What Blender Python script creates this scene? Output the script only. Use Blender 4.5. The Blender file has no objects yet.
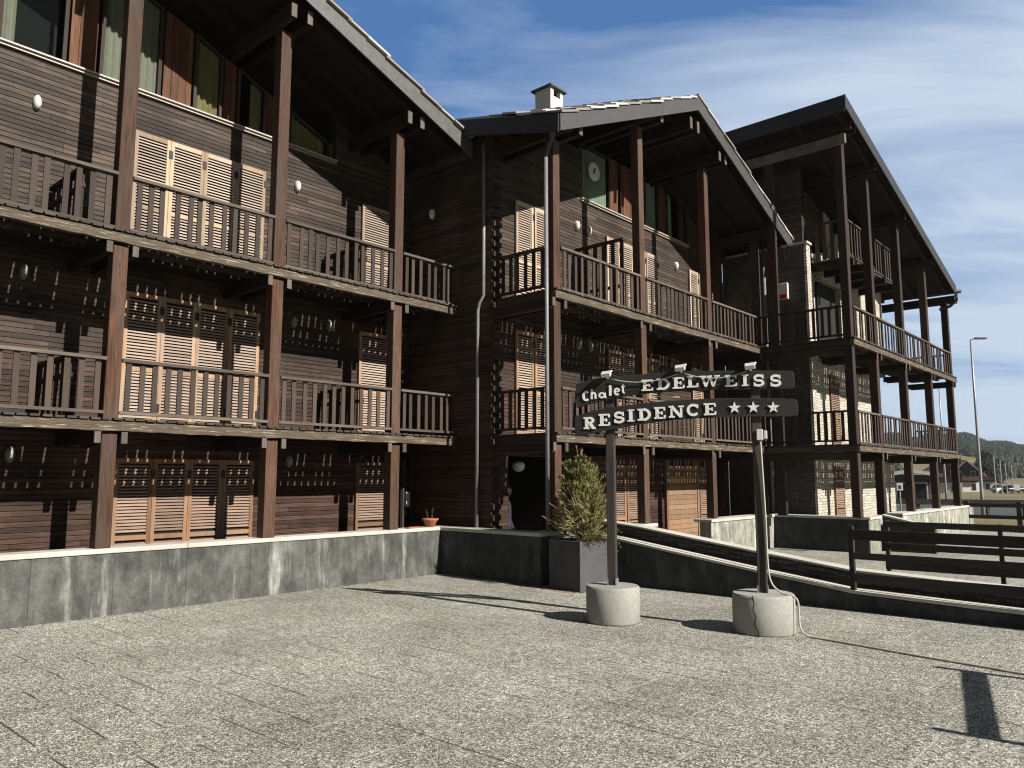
import bpy, bmesh, math, random
from mathutils import Vector, Matrix
random.seed(7)
R = math.radians
scene = bpy.context.scene
COL = scene.collection
ANG = R(48.2)                                   # the facades run along this heading
U = Vector((math.cos(ANG), math.sin(ANG), 0)); N = Vector((-math.sin(ANG), math.cos(ANG), 0))
def W(s, t, z=0): return U*s + N*t + Vector((0, 0, z))

# ------------------------------------------------------------------ materials
def new_mat(name):
    m = bpy.data.materials.new(name); m.use_nodes = True
    nt = m.node_tree; b = nt.nodes['Principled BSDF']
    return m, nt, b
def node(nt, typ, **kw):
    n = nt.nodes.new(typ)
    for k, v in kw.items():
        if k in n.inputs.keys() if hasattr(n, 'inputs') else False: n.inputs[k].default_value = v
        else: setattr(n, k, v)
    return n
def coords(nt, scale=(1, 1, 1), kind='Object', rot=(0, 0, 0)):
    tc = nt.nodes.new('ShaderNodeTexCoord'); mp = nt.nodes.new('ShaderNodeMapping')
    mp.inputs['Scale'].default_value = scale; mp.inputs['Rotation'].default_value = rot
    nt.links.new(tc.outputs[kind], mp.inputs['Vector']); return mp.outputs[0]
def noise(nt, vec, scale, detail=4, rough=.55, dist=0):
    n = nt.nodes.new('ShaderNodeTexNoise'); n.inputs['Scale'].default_value = scale
    n.inputs['Detail'].default_value = detail; n.inputs['Roughness'].default_value = rough
    n.inputs['Distortion'].default_value = dist
    nt.links.new(vec, n.inputs['Vector']); return n.outputs['Fac']
def ramp(nt, fac, stops):
    r = nt.nodes.new('ShaderNodeValToRGB'); e = r.color_ramp.elements
    while len(e) < len(stops): e.new(.5)
    for i, (p, c) in enumerate(stops):
        e[i].position = p; e[i].color = (c[0], c[1], c[2], 1) if hasattr(c, '__len__') else (c, c, c, 1)
    nt.links.new(fac, r.inputs[0]); return r.outputs[0]
def mix(nt, fac, a, b, mode='MIX'):
    m = nt.nodes.new('ShaderNodeMix'); m.data_type = 'RGBA'; m.blend_type = mode
    for sock, v in ((m.inputs[0], fac), (m.inputs[6], a), (m.inputs[7], b)):
        if hasattr(v, 'is_linked') or hasattr(v, 'links'): nt.links.new(v, sock)
        elif hasattr(v, '__len__'): sock.default_value = (v[0], v[1], v[2], 1)
        else: sock.default_value = v if sock.type == 'VALUE' else (v, v, v, 1)
    return m.outputs[2]
def math_n(nt, op, a, b=0.0):
    m = nt.nodes.new('ShaderNodeMath'); m.operation = op
    for i, v in enumerate((a, b)):
        if hasattr(v, 'links'): nt.links.new(v, m.inputs[i])
        else: m.inputs[i].default_value = v
    return m.outputs[0]
def bump(nt, b, h, strength=.3, dist=.01):
    n = nt.nodes.new('ShaderNodeBump'); n.inputs['Strength'].default_value = strength; n.inputs['Distance'].default_value = dist
    nt.links.new(h, n.inputs['Height']); nt.links.new(n.outputs[0], b.inputs['Normal'])
def tone(nt):
    a = nt.nodes.new('ShaderNodeAttribute'); a.attribute_name = 'tone'; return a.outputs['Fac']

def wood(name, dark, light, grey=None, axis='z', rough=.75, grey_amt=.5, flake=None, spec=.25):
    """weathered timber: grain streaks along one axis, tone per board, grey weathering, optional bright flaking"""
    m, nt, b = new_mat(name)
    st = {'s': (1.2, 26, 26), 't': (26, 1.2, 26), 'z': (26, 26, 1.2)}[axis]
    g = noise(nt, coords(nt, st), 1.6, 6, .65, .4)
    big = noise(nt, coords(nt, tuple(.6 if v < 5 else 3.0 for v in st)), 1.3, 4)
    c = ramp(nt, g, [(.32, dark), (.68, light)])
    if grey:
        c = mix(nt, ramp(nt, big, [(.5-.25*grey_amt-.1, 0), (.75-.2*grey_amt, 1)]), c, mix(nt, g, [v*.6 for v in grey], grey))
    tn = tone(nt)
    c = mix(nt, 1.0, c, ramp(nt, tn, [(0, .62), (1, 1.25)]), 'MULTIPLY')
    if flake:
        f = noise(nt, coords(nt, tuple(v*.9 for v in st)), 2.3, 5, .7, .3)
        c = mix(nt, ramp(nt, f, [(.56, 0), (.66, 1)]), c, flake)
    nt.links.new(c, b.inputs['Base Color']); b.inputs['Roughness'].default_value = rough
    b.inputs['Specular IOR Level'].default_value = spec
    bump(nt, b, g, .35, .006); return m

def cladding(name, low, high, z0, z1):
    m, nt, b = new_mat(name)
    v = coords(nt, (1.0, 20, 20)); g = noise(nt, v, 1.7, 6, .65, .5)
    big = noise(nt, coords(nt, (.5, 1, 1.6)), 1.1, 4)
    sep = nt.nodes.new('ShaderNodeSeparateXYZ'); tc = nt.nodes.new('ShaderNodeTexCoord'); nt.links.new(tc.outputs['Object'], sep.inputs[0])
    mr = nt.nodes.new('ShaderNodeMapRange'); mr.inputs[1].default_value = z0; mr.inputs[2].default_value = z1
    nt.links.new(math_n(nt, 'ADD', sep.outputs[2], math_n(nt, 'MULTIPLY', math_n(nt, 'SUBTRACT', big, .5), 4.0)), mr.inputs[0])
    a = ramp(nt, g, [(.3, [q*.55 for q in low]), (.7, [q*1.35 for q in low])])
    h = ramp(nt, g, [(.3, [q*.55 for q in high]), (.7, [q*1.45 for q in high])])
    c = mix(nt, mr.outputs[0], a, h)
    fine = noise(nt, coords(nt, (2.2, 70, 70)), 1.5, 4, .7); c = mix(nt, 1, c, ramp(nt, fine, [(.34, .52), (.5, .95), (.66, 1.5)]), 'MULTIPLY')
    sun = noise(nt, coords(nt, (.9, 1, .35)), 1.2, 5, .62); c = mix(nt, 1, c, ramp(nt, sun, [(.34, .70), (.5, 1), (.68, 1.35)]), 'MULTIPLY')          # bleached and damp areas
    c = mix(nt, 1.0, c, ramp(nt, tone(nt), [(0, .55), (.5, .95), (1, 1.45)]), 'MULTIPLY')
    nt.links.new(c, b.inputs['Base Color']); b.inputs['Roughness'].default_value = .7; b.inputs['Specular IOR Level'].default_value = .25
    bump(nt, b, g, .4, .006); return m

def concrete(name, base, dirt=.6, light=1.5, streak=True):
    m, nt, b = new_mat(name)
    f = noise(nt, coords(nt), 38, 6, .7); big = noise(nt, coords(nt), .9, 5, .6, .4)
    c = ramp(nt, big, [(.3, [v*dirt for v in base]), (.55, base), (.8, [v*1.15 for v in base])])
    if streak:
        s1 = noise(nt, coords(nt, (2.7, 2.7, .26)), 1.0, 8, .68, .3)      # run-off streaks down the face
        c = mix(nt, ramp(nt, s1, [(.55, 0), (.68, .95)]), c, [v*light*1.25 for v in base])
        s2 = noise(nt, coords(nt, (3.3, 3.3, .6)), 1.3, 7, .7, .3)
        c = mix(nt, ramp(nt, s2, [(.55, 0), (.7, .7)]), c, [base[0]*.38, base[1]*.38, base[2]*.34])
    if streak:
        mt = noise(nt, coords(nt, (2.6, 2.6, 1.7)), 1.5, 10, .74, .15); c = mix(nt, 1, c, ramp(nt, mt, [(.3, .42), (.5, 1.0), (.70, 1.75)]), 'MULTIPLY')
        sx = nt.nodes.new('ShaderNodeSeparateXYZ'); nt.links.new(coords(nt), sx.inputs[0])
        q = math_n(nt, 'FRACT', math_n(nt, 'DIVIDE', sx.outputs[0], .98)); c = mix(nt, math_n(nt, 'MULTIPLY', math_n(nt, 'LESS_THAN', q, .010), .7), c, [v*.3 for v in base])   # shuttering seams
    c = mix(nt, .8, c, ramp(nt, f, [(.25, .72), (.75, 1.22)]), 'MULTIPLY')
    nt.links.new(c, b.inputs['Base Color']); b.inputs['Roughness'].default_value = .9; b.inputs['Specular IOR Level'].default_value = .2
    bump(nt, b, f, .3, .005); return m

def plain(name, col, rough=.5, metal=0, var=.25, scale=14, spec=.4):
    m, nt, b = new_mat(name)
    f = noise(nt, coords(nt), scale, 5, .6)
    c = ramp(nt, f, [(.3, [v*(1-var) for v in col]), (.7, [min(1, v*(1+var)) for v in col])])
    nt.links.new(c, b.inputs['Base Color']); b.inputs['Roughness'].default_value = rough; b.inputs['Metallic'].default_value = metal
    b.inputs['Specular IOR Level'].default_value = spec
    return m
def toned(name, stops, rough=.7, transl=0):
    m, nt, b = new_mat(name)
    c = ramp(nt, tone(nt), stops)
    c = mix(nt, .5, c, ramp(nt, noise(nt, coords(nt), 9, 3), [(.3, .75), (.7, 1.2)]), 'MULTIPLY')
    nt.links.new(c, b.inputs['Base Color']); b.inputs['Roughness'].default_value = rough; b.inputs['Specular IOR Level'].default_value = .2
    return m
def glass(name, tint=(.02, .025, .03)):
    m, nt, b = new_mat(name); out = nt.nodes['Material Output']
    tr = nt.nodes.new('ShaderNodeBsdfTransparent'); tr.inputs[0].default_value = (.75, .78, .76, 1)
    gl = nt.nodes.new('ShaderNodeBsdfGlossy'); gl.inputs['Roughness'].default_value = .03
    fr = nt.nodes.new('ShaderNodeLayerWeight'); fr.inputs[0].default_value = .5
    fc = math_n(nt, 'ADD', math_n(nt, 'MULTIPLY', math_n(nt, 'POWER', fr.outputs['Facing'], 4.0), .55), .03)
    mx = nt.nodes.new('ShaderNodeMixShader'); nt.links.new(fc, mx.inputs[0])
    nt.links.new(tr.outputs[0], mx.inputs[1]); nt.links.new(gl.outputs[0], mx.inputs[2]); nt.links.new(mx.outputs[0], out.inputs[0])
    return m
def masonry(name, c1, c2, mortar):
    m, nt, b = new_mat(name)
    br = nt.nodes.new('ShaderNodeTexBrick'); tc = nt.nodes.new('ShaderNodeTexCoord')
    geo = nt.nodes.new('ShaderNodeSeparateXYZ'); nt.links.new(tc.outputs['Object'], geo.inputs[0])
    cb = nt.nodes.new('ShaderNodeCombineXYZ')
    nt.links.new(math_n(nt, 'ADD', geo.outputs[0], geo.outputs[1]), cb.inputs[0]); nt.links.new(geo.outputs[2], cb.inputs[1])
    wob = nt.nodes.new('ShaderNodeVectorMath'); wob.operation = 'ADD'
    nz = nt.nodes.new('ShaderNodeTexNoise'); nz.inputs['Scale'].default_value = 5; nt.links.new(tc.outputs['Object'], nz.inputs['Vector'])
    sc = nt.nodes.new('ShaderNodeVectorMath'); sc.operation = 'SCALE'; sc.inputs['Scale'].default_value = .07; nt.links.new(nz.outputs['Color'], sc.inputs[0])
    nt.links.new(cb.outputs[0], wob.inputs[0]); nt.links.new(sc.outputs[0], wob.inputs[1]); nt.links.new(wob.outputs[0], br.inputs['Vector'])
    br.inputs['Scale'].default_value = 1; br.inputs['Brick Width'].default_value = .21; br.inputs['Row Height'].default_value = .075
    br.inputs['Mortar Size'].default_value = .009; br.inputs['Mortar Smooth'].default_value = .4; br.inputs['Bias'].default_value = 0
    br.inputs['Color1'].default_value = (*c1, 1); br.inputs['Color2'].default_value = (*c2, 1); br.inputs['Mortar'].default_value = (*mortar, 1)
    f = noise(nt, coords(nt), 16, 6, .7)
    c = mix(nt, .9, br.outputs['Color'], ramp(nt, f, [(.3, .65), (.7, 1.3)]), 'MULTIPLY')
    nt.links.new(c, b.inputs['Base Color']); b.inputs['Roughness'].default_value = .9; b.inputs['Specular IOR Level'].default_value = .2
    h = mix(nt, .5, f, br.outputs['Fac'], 'SUBTRACT'); bump(nt, b, h, .6, .02); return m

M = {}
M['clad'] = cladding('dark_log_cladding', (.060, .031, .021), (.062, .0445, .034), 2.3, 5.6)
M['back'] = plain('dark_board_backing', (.012, .009, .008), .9)
M['post'] = wood('red_brown_post', (.014, .007, .005), (.165, .066, .029), (.11, .080, .062), 'z', grey_amt=.25, flake=(.030, .016, .011))
M['darkpost'] = wood('dark_brown_post', (.012, .007, .005), (.075, .034, .021), (.06, .046, .038), 'z', grey_amt=.35)
M['rail'] = wood('grey_brown_railing', (.04, .027, .02), (.12, .085, .064), (.19, .16, .135), 's', grey_amt=.5)
M['balu'] = wood('brown_baluster', (.03, .018, .014), (.082, .050, .037), (.088, .066, .054), 'z', grey_amt=.5)
M['edge'] = wood('weathered_edge_beam', (.035, .024, .016), (.15, .11, .072), (.13, .105, .075), 's', flake=(.46, .40, .30), grey_amt=.5)
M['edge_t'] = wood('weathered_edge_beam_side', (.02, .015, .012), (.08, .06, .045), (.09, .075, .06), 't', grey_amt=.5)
M['deck'] = wood('old_balcony_planks', (.025, .018, .013), (.07, .05, .038), (.09, .078, .066), 't', grey_amt=.6)
M['joist'] = wood('grey_joist', (.05, .035, .028), (.14, .10, .08), (.15, .13, .115), 't', grey_amt=.5)
M['roofwood'] = wood('dark_roof_boards', (.010, .006, .0045), (.030, .018, .013), None, 't')
M['rafter'] = wood('dark_rafter', (.011, .0065, .0045), (.034, .020, .015), None, 's')
M['grain'] = wood('sunlit_end_grain', (.06, .04, .03), (.17, .12, .09), (.16, .14, .12), 'z')  # timber tone of the sunlit beam ends, set against the shade-dark bodies
M['fascia'] = plain('dark_grey_sheet_metal', (.062, .060, .060), .55, .0, .18, 6)
M['fascia_l'] = plain('grey_sheet_metal', (.095, .092, .088), .5, .0, .3, 8)
M['fascia_b'] = plain('black_sheet_metal', (.022, .022, .023), .55, .0, .2, 6)
M['tile'] = toned('roof_stone_tile', [(0, (.16, .15, .14)), (.6, (.34, .32, .30)), (1, (.72, .70, .68))], .8)
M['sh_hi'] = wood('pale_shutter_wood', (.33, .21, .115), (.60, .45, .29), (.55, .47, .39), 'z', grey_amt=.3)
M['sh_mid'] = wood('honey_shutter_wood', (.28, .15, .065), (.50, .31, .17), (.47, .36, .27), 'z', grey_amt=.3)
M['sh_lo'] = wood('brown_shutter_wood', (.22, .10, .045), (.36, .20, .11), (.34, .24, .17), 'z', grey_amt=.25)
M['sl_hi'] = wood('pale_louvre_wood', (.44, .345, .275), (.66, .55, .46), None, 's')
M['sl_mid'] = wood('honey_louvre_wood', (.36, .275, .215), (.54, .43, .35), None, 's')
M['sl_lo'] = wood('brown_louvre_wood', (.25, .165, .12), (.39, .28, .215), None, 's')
M['panel'] = wood('orange_wood_panel', (.05, .021, .010), (.17, .076, .037), None, 'z')
M['white'] = plain('white_plastic', (.72, .71, .68), .35, 0, .06)
M['offwhite'] = plain('weathered_white_flashing', (.46, .41, .35), .5, 0, .2, 20)
M['iron'] = plain('black_iron', (.02, .02, .02), .5, .3)
M['lamp_shaded'] = plain('shaded_white_lamp', (.26, .26, .25), .4, 0, .1)  # the white lamp under the balconies, its shade put into the colour
M['pipe'] = plain('grey_zinc_pipe', (.21, .21, .22), .55, .1, .2, 9)
M['pipedark'] = plain('dark_zinc_pipe', (.06, .06, .065), .45, .3, .2, 9)
M['curt_w'] = plain('white_curtain', (.50, .48, .40), .9, 0, .1, 5)
M['curt_y'] = plain('yellow_curtain', (.50, .43, .21), .9, 0, .14, 5)
M['curt_g'] = plain('green_curtain', (.62, .74, .62), .9, 0, .14, 5)
M['glass'] = glass('window_glass')
M['dark'] = plain('dark_interior', (.012, .011, .011), .9)
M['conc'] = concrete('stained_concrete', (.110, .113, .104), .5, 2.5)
M['conc_shade'] = concrete('shaded_concrete', (.068, .073, .073), .6, 1.5)  # same concrete darkened: shade of the faces turned from the sun
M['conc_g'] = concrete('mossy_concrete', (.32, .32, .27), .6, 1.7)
M['coping'] = concrete('pale_coping', (.60, .58, .52), .75, 1.2, False)
M['base'] = concrete('pale_sign_base_concrete', (.36, .36, .33), .75, 1.25, False)
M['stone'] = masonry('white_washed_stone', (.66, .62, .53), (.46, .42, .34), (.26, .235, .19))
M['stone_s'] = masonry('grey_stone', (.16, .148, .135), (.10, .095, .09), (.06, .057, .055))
M['white_render'] = plain('white_render', (.72, .71, .68), .8, 0, .08, 7)
M['board'] = wood('black_sign_board', (.009, .010, .010), (.040, .040, .037), (.048, .048, .044), 's', rough=.7, grey_amt=.2)
M['signpost'] = wood('dark_sign_post', (.022, .018, .016), (.075, .062, .052), (.10, .088, .076), 'z', grey_amt=.4)
M['fence'] = wood('black_fence_wood', (.016, .014, .013), (.05, .043, .038), (.075, .068, .060), 't', grey_amt=.4)
M['terra'] = plain('terracotta', (.42, .14, .07), .8, 0, .2)
M['planter'] = plain('grey_planter_fibre_cement', (.075, .074, .078), .7, 0, .14, 5)
M['soil'] = plain('dry_soil', (.10, .075, .05), 1, 0, .4, 12)
M['cable'] = plain('pale_cable', (.50, .47, .40), .6, 0, .1)
M['asphalt'] = plain('asphalt', (.055, .056, .06), .9, 0, .25, 2)
M['tarmac_far'] = plain('pale_road', (.20, .20, .20), .9, 0, .2, 1)
M['grass'] = plain('meadow', (.17, .145, .058), 1, 0, .45, .06)
M['car_dark'] = plain('dark_car_paint', (.03, .035, .045), .25, .2)
M['car_white'] = plain('white_car_paint', (.7, .7, .7), .25, 0)
M['car_glass'] = plain('car_glass', (.02, .025, .03), .1)
M['rubber'] = plain('rubber', (.02, .02, .02), .9)
M['red_wood'] = wood('red_brown_chalet_wood', (.13, .03, .02), (.26, .07, .04), None, 'z')
M['brown_wood'] = wood('brown_chalet_wood', (.05, .025, .016), (.11, .055, .036), None, 'z')
M['redpaint'] = plain('red_paint', (.35, .03, .03), .5)
M['skin'] = plain('skin', (.45, .26, .18), .6, 0, .06)
M['jacket'] = plain('blue_jacket_cloth', (.022, .024, .045), .9, 0, .12)
M['hair'] = plain('dark_hair', (.02, .014, .01), .7)
M['galv'] = plain('galvanised_steel', (.36, .37, .38), .45, .4)
# white painted letters, worn through to the dark board in places
m, nt, b = new_mat('worn_white_letter_paint')
f = noise(nt, coords(nt), 22, 6, .75, .5)
nt.links.new(ramp(nt, f, [(.33, (.10, .10, .095)), (.41, (.85, .84, .80)), (.7, (1, .99, .96))]), b.inputs['Base Color']); b.inputs['Roughness'].default_value = .7
M['letter'] = m
# conifer
M['needle'] = toned('conifer_needles', [(0, (.05, .055, .014)), (.5, (.175, .18, .048)), (.8, (.34, .305, .115)), (1, (.48, .40, .23))], .75)
M['bark'] = plain('bark', (.10, .07, .05), .95, 0, .3, 30)
M['forest'] = toned('forest_green', [(0, (.022, .034, .022)), (.7, (.042, .058, .032)), (1, (.085, .080, .040))], .9)

# exposed-aggregate paving slabs
def paving():
    m, nt, b = new_mat('exposed_aggregate_slabs')
    v = coords(nt, rot=(0, 0, -ANG))
    vo = nt.nodes.new('ShaderNodeTexVoronoi'); vo.inputs['Scale'].default_value = 145; nt.links.new(v, vo.inputs['Vector'])
    sp = nt.nodes.new('ShaderNodeSeparateColor'); nt.links.new(vo.outputs['Color'], sp.inputs[0])
    c = ramp(nt, sp.outputs[0], [(0, (.04, .036, .032)), (.25, (.12, .112, .10)), (.48, (.31, .295, .27)), (.72, (.55, .525, .48)), (1, (.92, .89, .82))])
    vo2 = nt.nodes.new('ShaderNodeTexVoronoi'); vo2.inputs['Scale'].default_value = 62; nt.links.new(v, vo2.inputs['Vector'])
    sp2 = nt.nodes.new('ShaderNodeSeparateColor'); nt.links.new(vo2.outputs['Color'], sp2.inputs[0])
    c = mix(nt, .55, c, ramp(nt, sp2.outputs[1], [(0, .1), (.5, .95), (1, 2.0)]), 'MULTIPLY')
    c = mix(nt, 1, c, (.965, 1.0, .965), 'MULTIPLY')
    big = noise(nt, v, .7, 5, .6); c = mix(nt, 1, c, ramp(nt, big, [(.3, .76), (.7, 1.14)]), 'MULTIPLY')
    spot = noise(nt, v, .95, 6, .7, .6); c = mix(nt, 1, c, ramp(nt, spot, [(.66, 1), (.70, .72), (.74, .5)]), 'MULTIPLY')       # old damp and oil stains
    wear = noise(nt, v, .33, 3, .55, .8); c = mix(nt, 1, c, ramp(nt, wear, [(.38, (.90, .88, .86)), (.5, (1, 1, 1)), (.62, (1.03, 1.04, 1.02))]), 'MULTIPLY')
    med = noise(nt, v, 6, 4, .6); c = mix(nt, 1, c, ramp(nt, med, [(.3, .86), (.7, 1.12)]), 'MULTIPLY')
    sx = nt.nodes.new('ShaderNodeSeparateXYZ'); nt.links.new(v, sx.inputs[0])
    wob = math_n(nt, 'MULTIPLY', math_n(nt, 'SUBTRACT', noise(nt, v, 2.2, 2), .5), .02)
    def joint(c, pitch, width): 
        q = math_n(nt, 'FRACT', math_n(nt, 'DIVIDE', math_n(nt, 'ADD', c, wob), pitch)); return math_n(nt, 'LESS_THAN', q, width/pitch)
    gap = noise(nt, coords(nt, (1, .45, 1), rot=(0, 0, 0)), 1.0, 2, .5)
    v2 = nt.nodes.new('ShaderNodeMapping'); v2.inputs['Scale'].default_value = (2.3, .8, 1); nt.links.new(v, v2.inputs[0])
    gs = noise(nt, v2.outputs[0], 1.3, 5, .65)
    c = mix(nt, math_n(nt, 'MULTIPLY', joint(sx.outputs[0], .38, .016), ramp(nt, gs, [(.48, 0), (.54, .85)])), c, (.04, .035, .03))   # open joints show here and there
    v3 = nt.nodes.new('ShaderNodeMapping'); v3.inputs['Scale'].default_value = (.8, 2.3, 1); v3.inputs['Location'].default_value = (7, 3, 0); nt.links.new(v, v3.inputs[0])
    gt_ = noise(nt, v3.outputs[0], 1.0, 4, .6)
    c = mix(nt, math_n(nt, 'MULTIPLY', joint(sx.outputs[1], .38, .016), ramp(nt, gt_, [(.51, 0), (.58, .42)])), c, (.70, .66, .58))    # mortar-filled ones
    nt.links.new(c, b.inputs['Base Color']); b.inputs['Roughness'].default_value = .9; b.inputs['Specular IOR Level'].default_value = .2
    bump(nt, b, vo.outputs['Distance'], .5, .006)
    return m
M['paving'] = paving()

# overall reflectance: the photograph is exposed for the shade-dark timber, so keep every surface at a sober albedo
for m in M.values():
    nt = m.node_tree; b = nt.nodes.get('Principled BSDF')
    if not b or not b.outputs[0].links: continue
    sk = b.inputs['Base Color']
    if sk.links:
        src = sk.links[0].from_socket; nt.links.new(mix(nt, 1.0, src, (.68, .68, .68), 'MULTIPLY'), sk)

# ------------------------------------------------------------------ geometry helpers (site coordinates s, t, z)
class MB:
    def __init__(s): s.v = []; s.f = []; s.t = []
    def add(s, vs, fs, tn=None):
        k = len(s.v); s.v += [tuple(q) for q in vs]
        tn = random.random() if tn is None else tn
        for f in fs: s.f.append([i+k for i in f]); s.t.append(tn)
    def box(s, a0, a1, b0, b1, c0, c1, tn=None):
        vs = [(a0, b0, c0), (a1, b0, c0), (a1, b1, c0), (a0, b1, c0), (a0, b0, c1), (a1, b0, c1), (a1, b1, c1), (a0, b1, c1)]
        s.add(vs, [(3, 2, 1, 0), (4, 5, 6, 7), (0, 1, 5, 4), (1, 2, 6, 5), (2, 3, 7, 6), (3, 0, 4, 7)], tn)
    def prism(s, poly, axis, lo, hi, tn=None):
        """poly: 2D points in the plane across axis ('s': (t,z), 't': (s,z), 'z': (s,t)), extruded lo..hi"""
        mk = {'s': lambda p, h: (h, p[0], p[1]), 't': lambda p, h: (p[0], h, p[1]), 'z': lambda p, h: (p[0], p[1], h)}[axis]
        n = len(poly); vs = [mk(p, lo) for p in poly]+[mk(p, hi) for p in poly]
        fs = [list(range(n))[::-1], list(range(n, 2*n))]+[[i, (i+1) % n, n+(i+1) % n, n+i] for i in range(n)]
        s.add(vs, fs, tn)
    def slab(s, poly, zf, th, tn=None):
        """polygon in (s,t) lying on the sloping plane zf(s,t), th thick downwards"""
        n = len(poly); vs = [(p[0], p[1], zf(*p)-th) for p in poly]+[(p[0], p[1], zf(*p)) for p in poly]
        s.add(vs, [list(range(n))[::-1], list(range(n, 2*n))]+[[i, (i+1) % n, n+(i+1) % n, n+i] for i in range(n)], tn)
    def bar(s, p, q, w, h, tn=None, up=(0, 0, 1)):
        p, q = Vector(p), Vector(q); d = (q-p).normalized(); x = d.cross(Vector(up))
        if x.length < 1e-4: x = Vector((1, 0, 0))
        x.normalize(); y = x.cross(d).normalized(); x *= w/2; y *= h/2
        vs = [p-x-y, p+x-y, p+x+y, p-x+y, q-x-y, q+x-y, q+x+y, q-x+y]
        s.add(vs, [(3, 2, 1, 0), (4, 5, 6, 7), (0, 1, 5, 4), (1, 2, 6, 5), (2, 3, 7, 6), (3, 0, 4, 7)], tn)
    def tube(s, pts, r, n=10, tn=None, caps=True):
        pts = [Vector(p) for p in pts]; rr = r if hasattr(r, '__len__') else [r]*len(pts); vs = []; px = None
        for i, p in enumerate(pts):
            d = (pts[min(i+1, len(pts)-1)]-pts[max(i-1, 0)]).normalized()
            x = d.cross(Vector((0, 0, 1))) if px is None else px-d*px.dot(d)
            if x.length < 1e-3: x = Vector((1, 0, 0))-d*d.x
            x.normalize(); px = x; y = d.cross(x)
            vs += [p+(x*math.cos(2*math.pi*k/n)+y*math.sin(2*math.pi*k/n))*rr[i] for k in range(n)]
        fs = []
        for i in range(len(pts)-1):
            for k in range(n): fs.append([i*n+k, i*n+(k+1) % n, (i+1)*n+(k+1) % n, (i+1)*n+k])
        if caps: fs += [list(range(n))[::-1], list(range((len(pts)-1)*n, len(pts)*n))]
        s.add(vs, fs, tn)
    def lathe(s, c, prof, n=24, tn=None):
        vs = []; fs = []
        for r, z in prof: vs += [(c[0]+r*math.cos(2*math.pi*k/n), c[1]+r*math.sin(2*math.pi*k/n), c[2]+z) for k in range(n)]
        for i in range(len(prof)-1):
            for k in range(n): fs.append([i*n+k, i*n+(k+1) % n, (i+1)*n+(k+1) % n, (i+1)*n+k])
        fs += [list(range(n))[::-1], list(range((len(prof)-1)*n, len(prof)*n))]
        s.add(vs, fs, tn)
    def build(s, name, mat, parent=None, origin=None, bevel=0, smooth=False, world=False):
        o0 = Vector(origin) if origin is not None else (Vector(parent['_o']) if parent and '_o' in parent else Vector((0, 0, 0)))
        me = bpy.data.meshes.new(name)
        me.from_pydata([(v[0]-o0[0], v[1]-o0[1], v[2]-o0[2]) for v in s.v], [], s.f); me.update()
        a = me.attributes.new('tone', 'FLOAT', 'FACE'); a.data.foreach_set('value', s.t)
        me.materials.append(mat)
        if smooth:
            for p in me.polygons: p.use_smooth = True
        o = bpy.data.objects.new(name, me); COL.objects.link(o)
        if parent: o.parent = parent; o['_o'] = list(o0)
        elif not world:
            o.location = W(*o0); o.rotation_euler.z = ANG; o['_o'] = list(o0)
        if bevel:
            md = o.modifiers.new('edge', 'BEVEL'); md.width = bevel; md.segments = 2; md.limit_method = 'ANGLE'
        return o
def thing(name, label, cat, o, group=None, kind=None):
    e = bpy.data.objects.new(name, None); COL.objects.link(e)
    e.location = W(*o); e.rotation_euler.z = ANG; e['_o'] = list(o); e.empty_display_size = .2
    tag(e, label, cat, group, kind); return e
def tag(o, label=None, cat=None, group=None, kind=None):
    for k, v in (('label', label), ('category', cat), ('group', group), ('kind', kind)):
        if v: o[k] = v
    return o

# ------------------------------------------------------------------ parts of the chalet blocks
PITCH = .075
def log_wall(mb, back, axis, a0, a1, face, z0, z1, sign=-1):
    """horizontal boards on a backing; axis 's': wall along s facing -t; axis 't': wall along t facing -s"""
    z = z0; 
    while z < z1-.02:
        h = min(PITCH, z1-z); a = a0
        while a < a1-.05:
            L = random.choice((.9, 1.6, 2.4, 3.4)); b = min(a1, a+L)
            if a1-b < .5: b = a1
            d = random.uniform(0, .003); tn = random.random()
            y0, y1 = face+d, face+.05
            prof = [(y0+.004, z+.003), (y0, z+.008), (y0, z+h-.010), (y0+.004, z+h-.003), (y1, z+h-.003), (y1, z+.003)]
            if axis == 's': mb.prism(prof, 's', a+.002, b-.002, tn)
            else: mb.prism([(p[0], p[1]) for p in prof], 't', a+.002, b-.002, tn)
            a = b
        z += PITCH
    if axis == 's': back.box(a0, a1, face+.045, face+.2, z0, z1)
    else: back.box(face+.045, face+.2, a0, a1, z0, z1)

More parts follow.
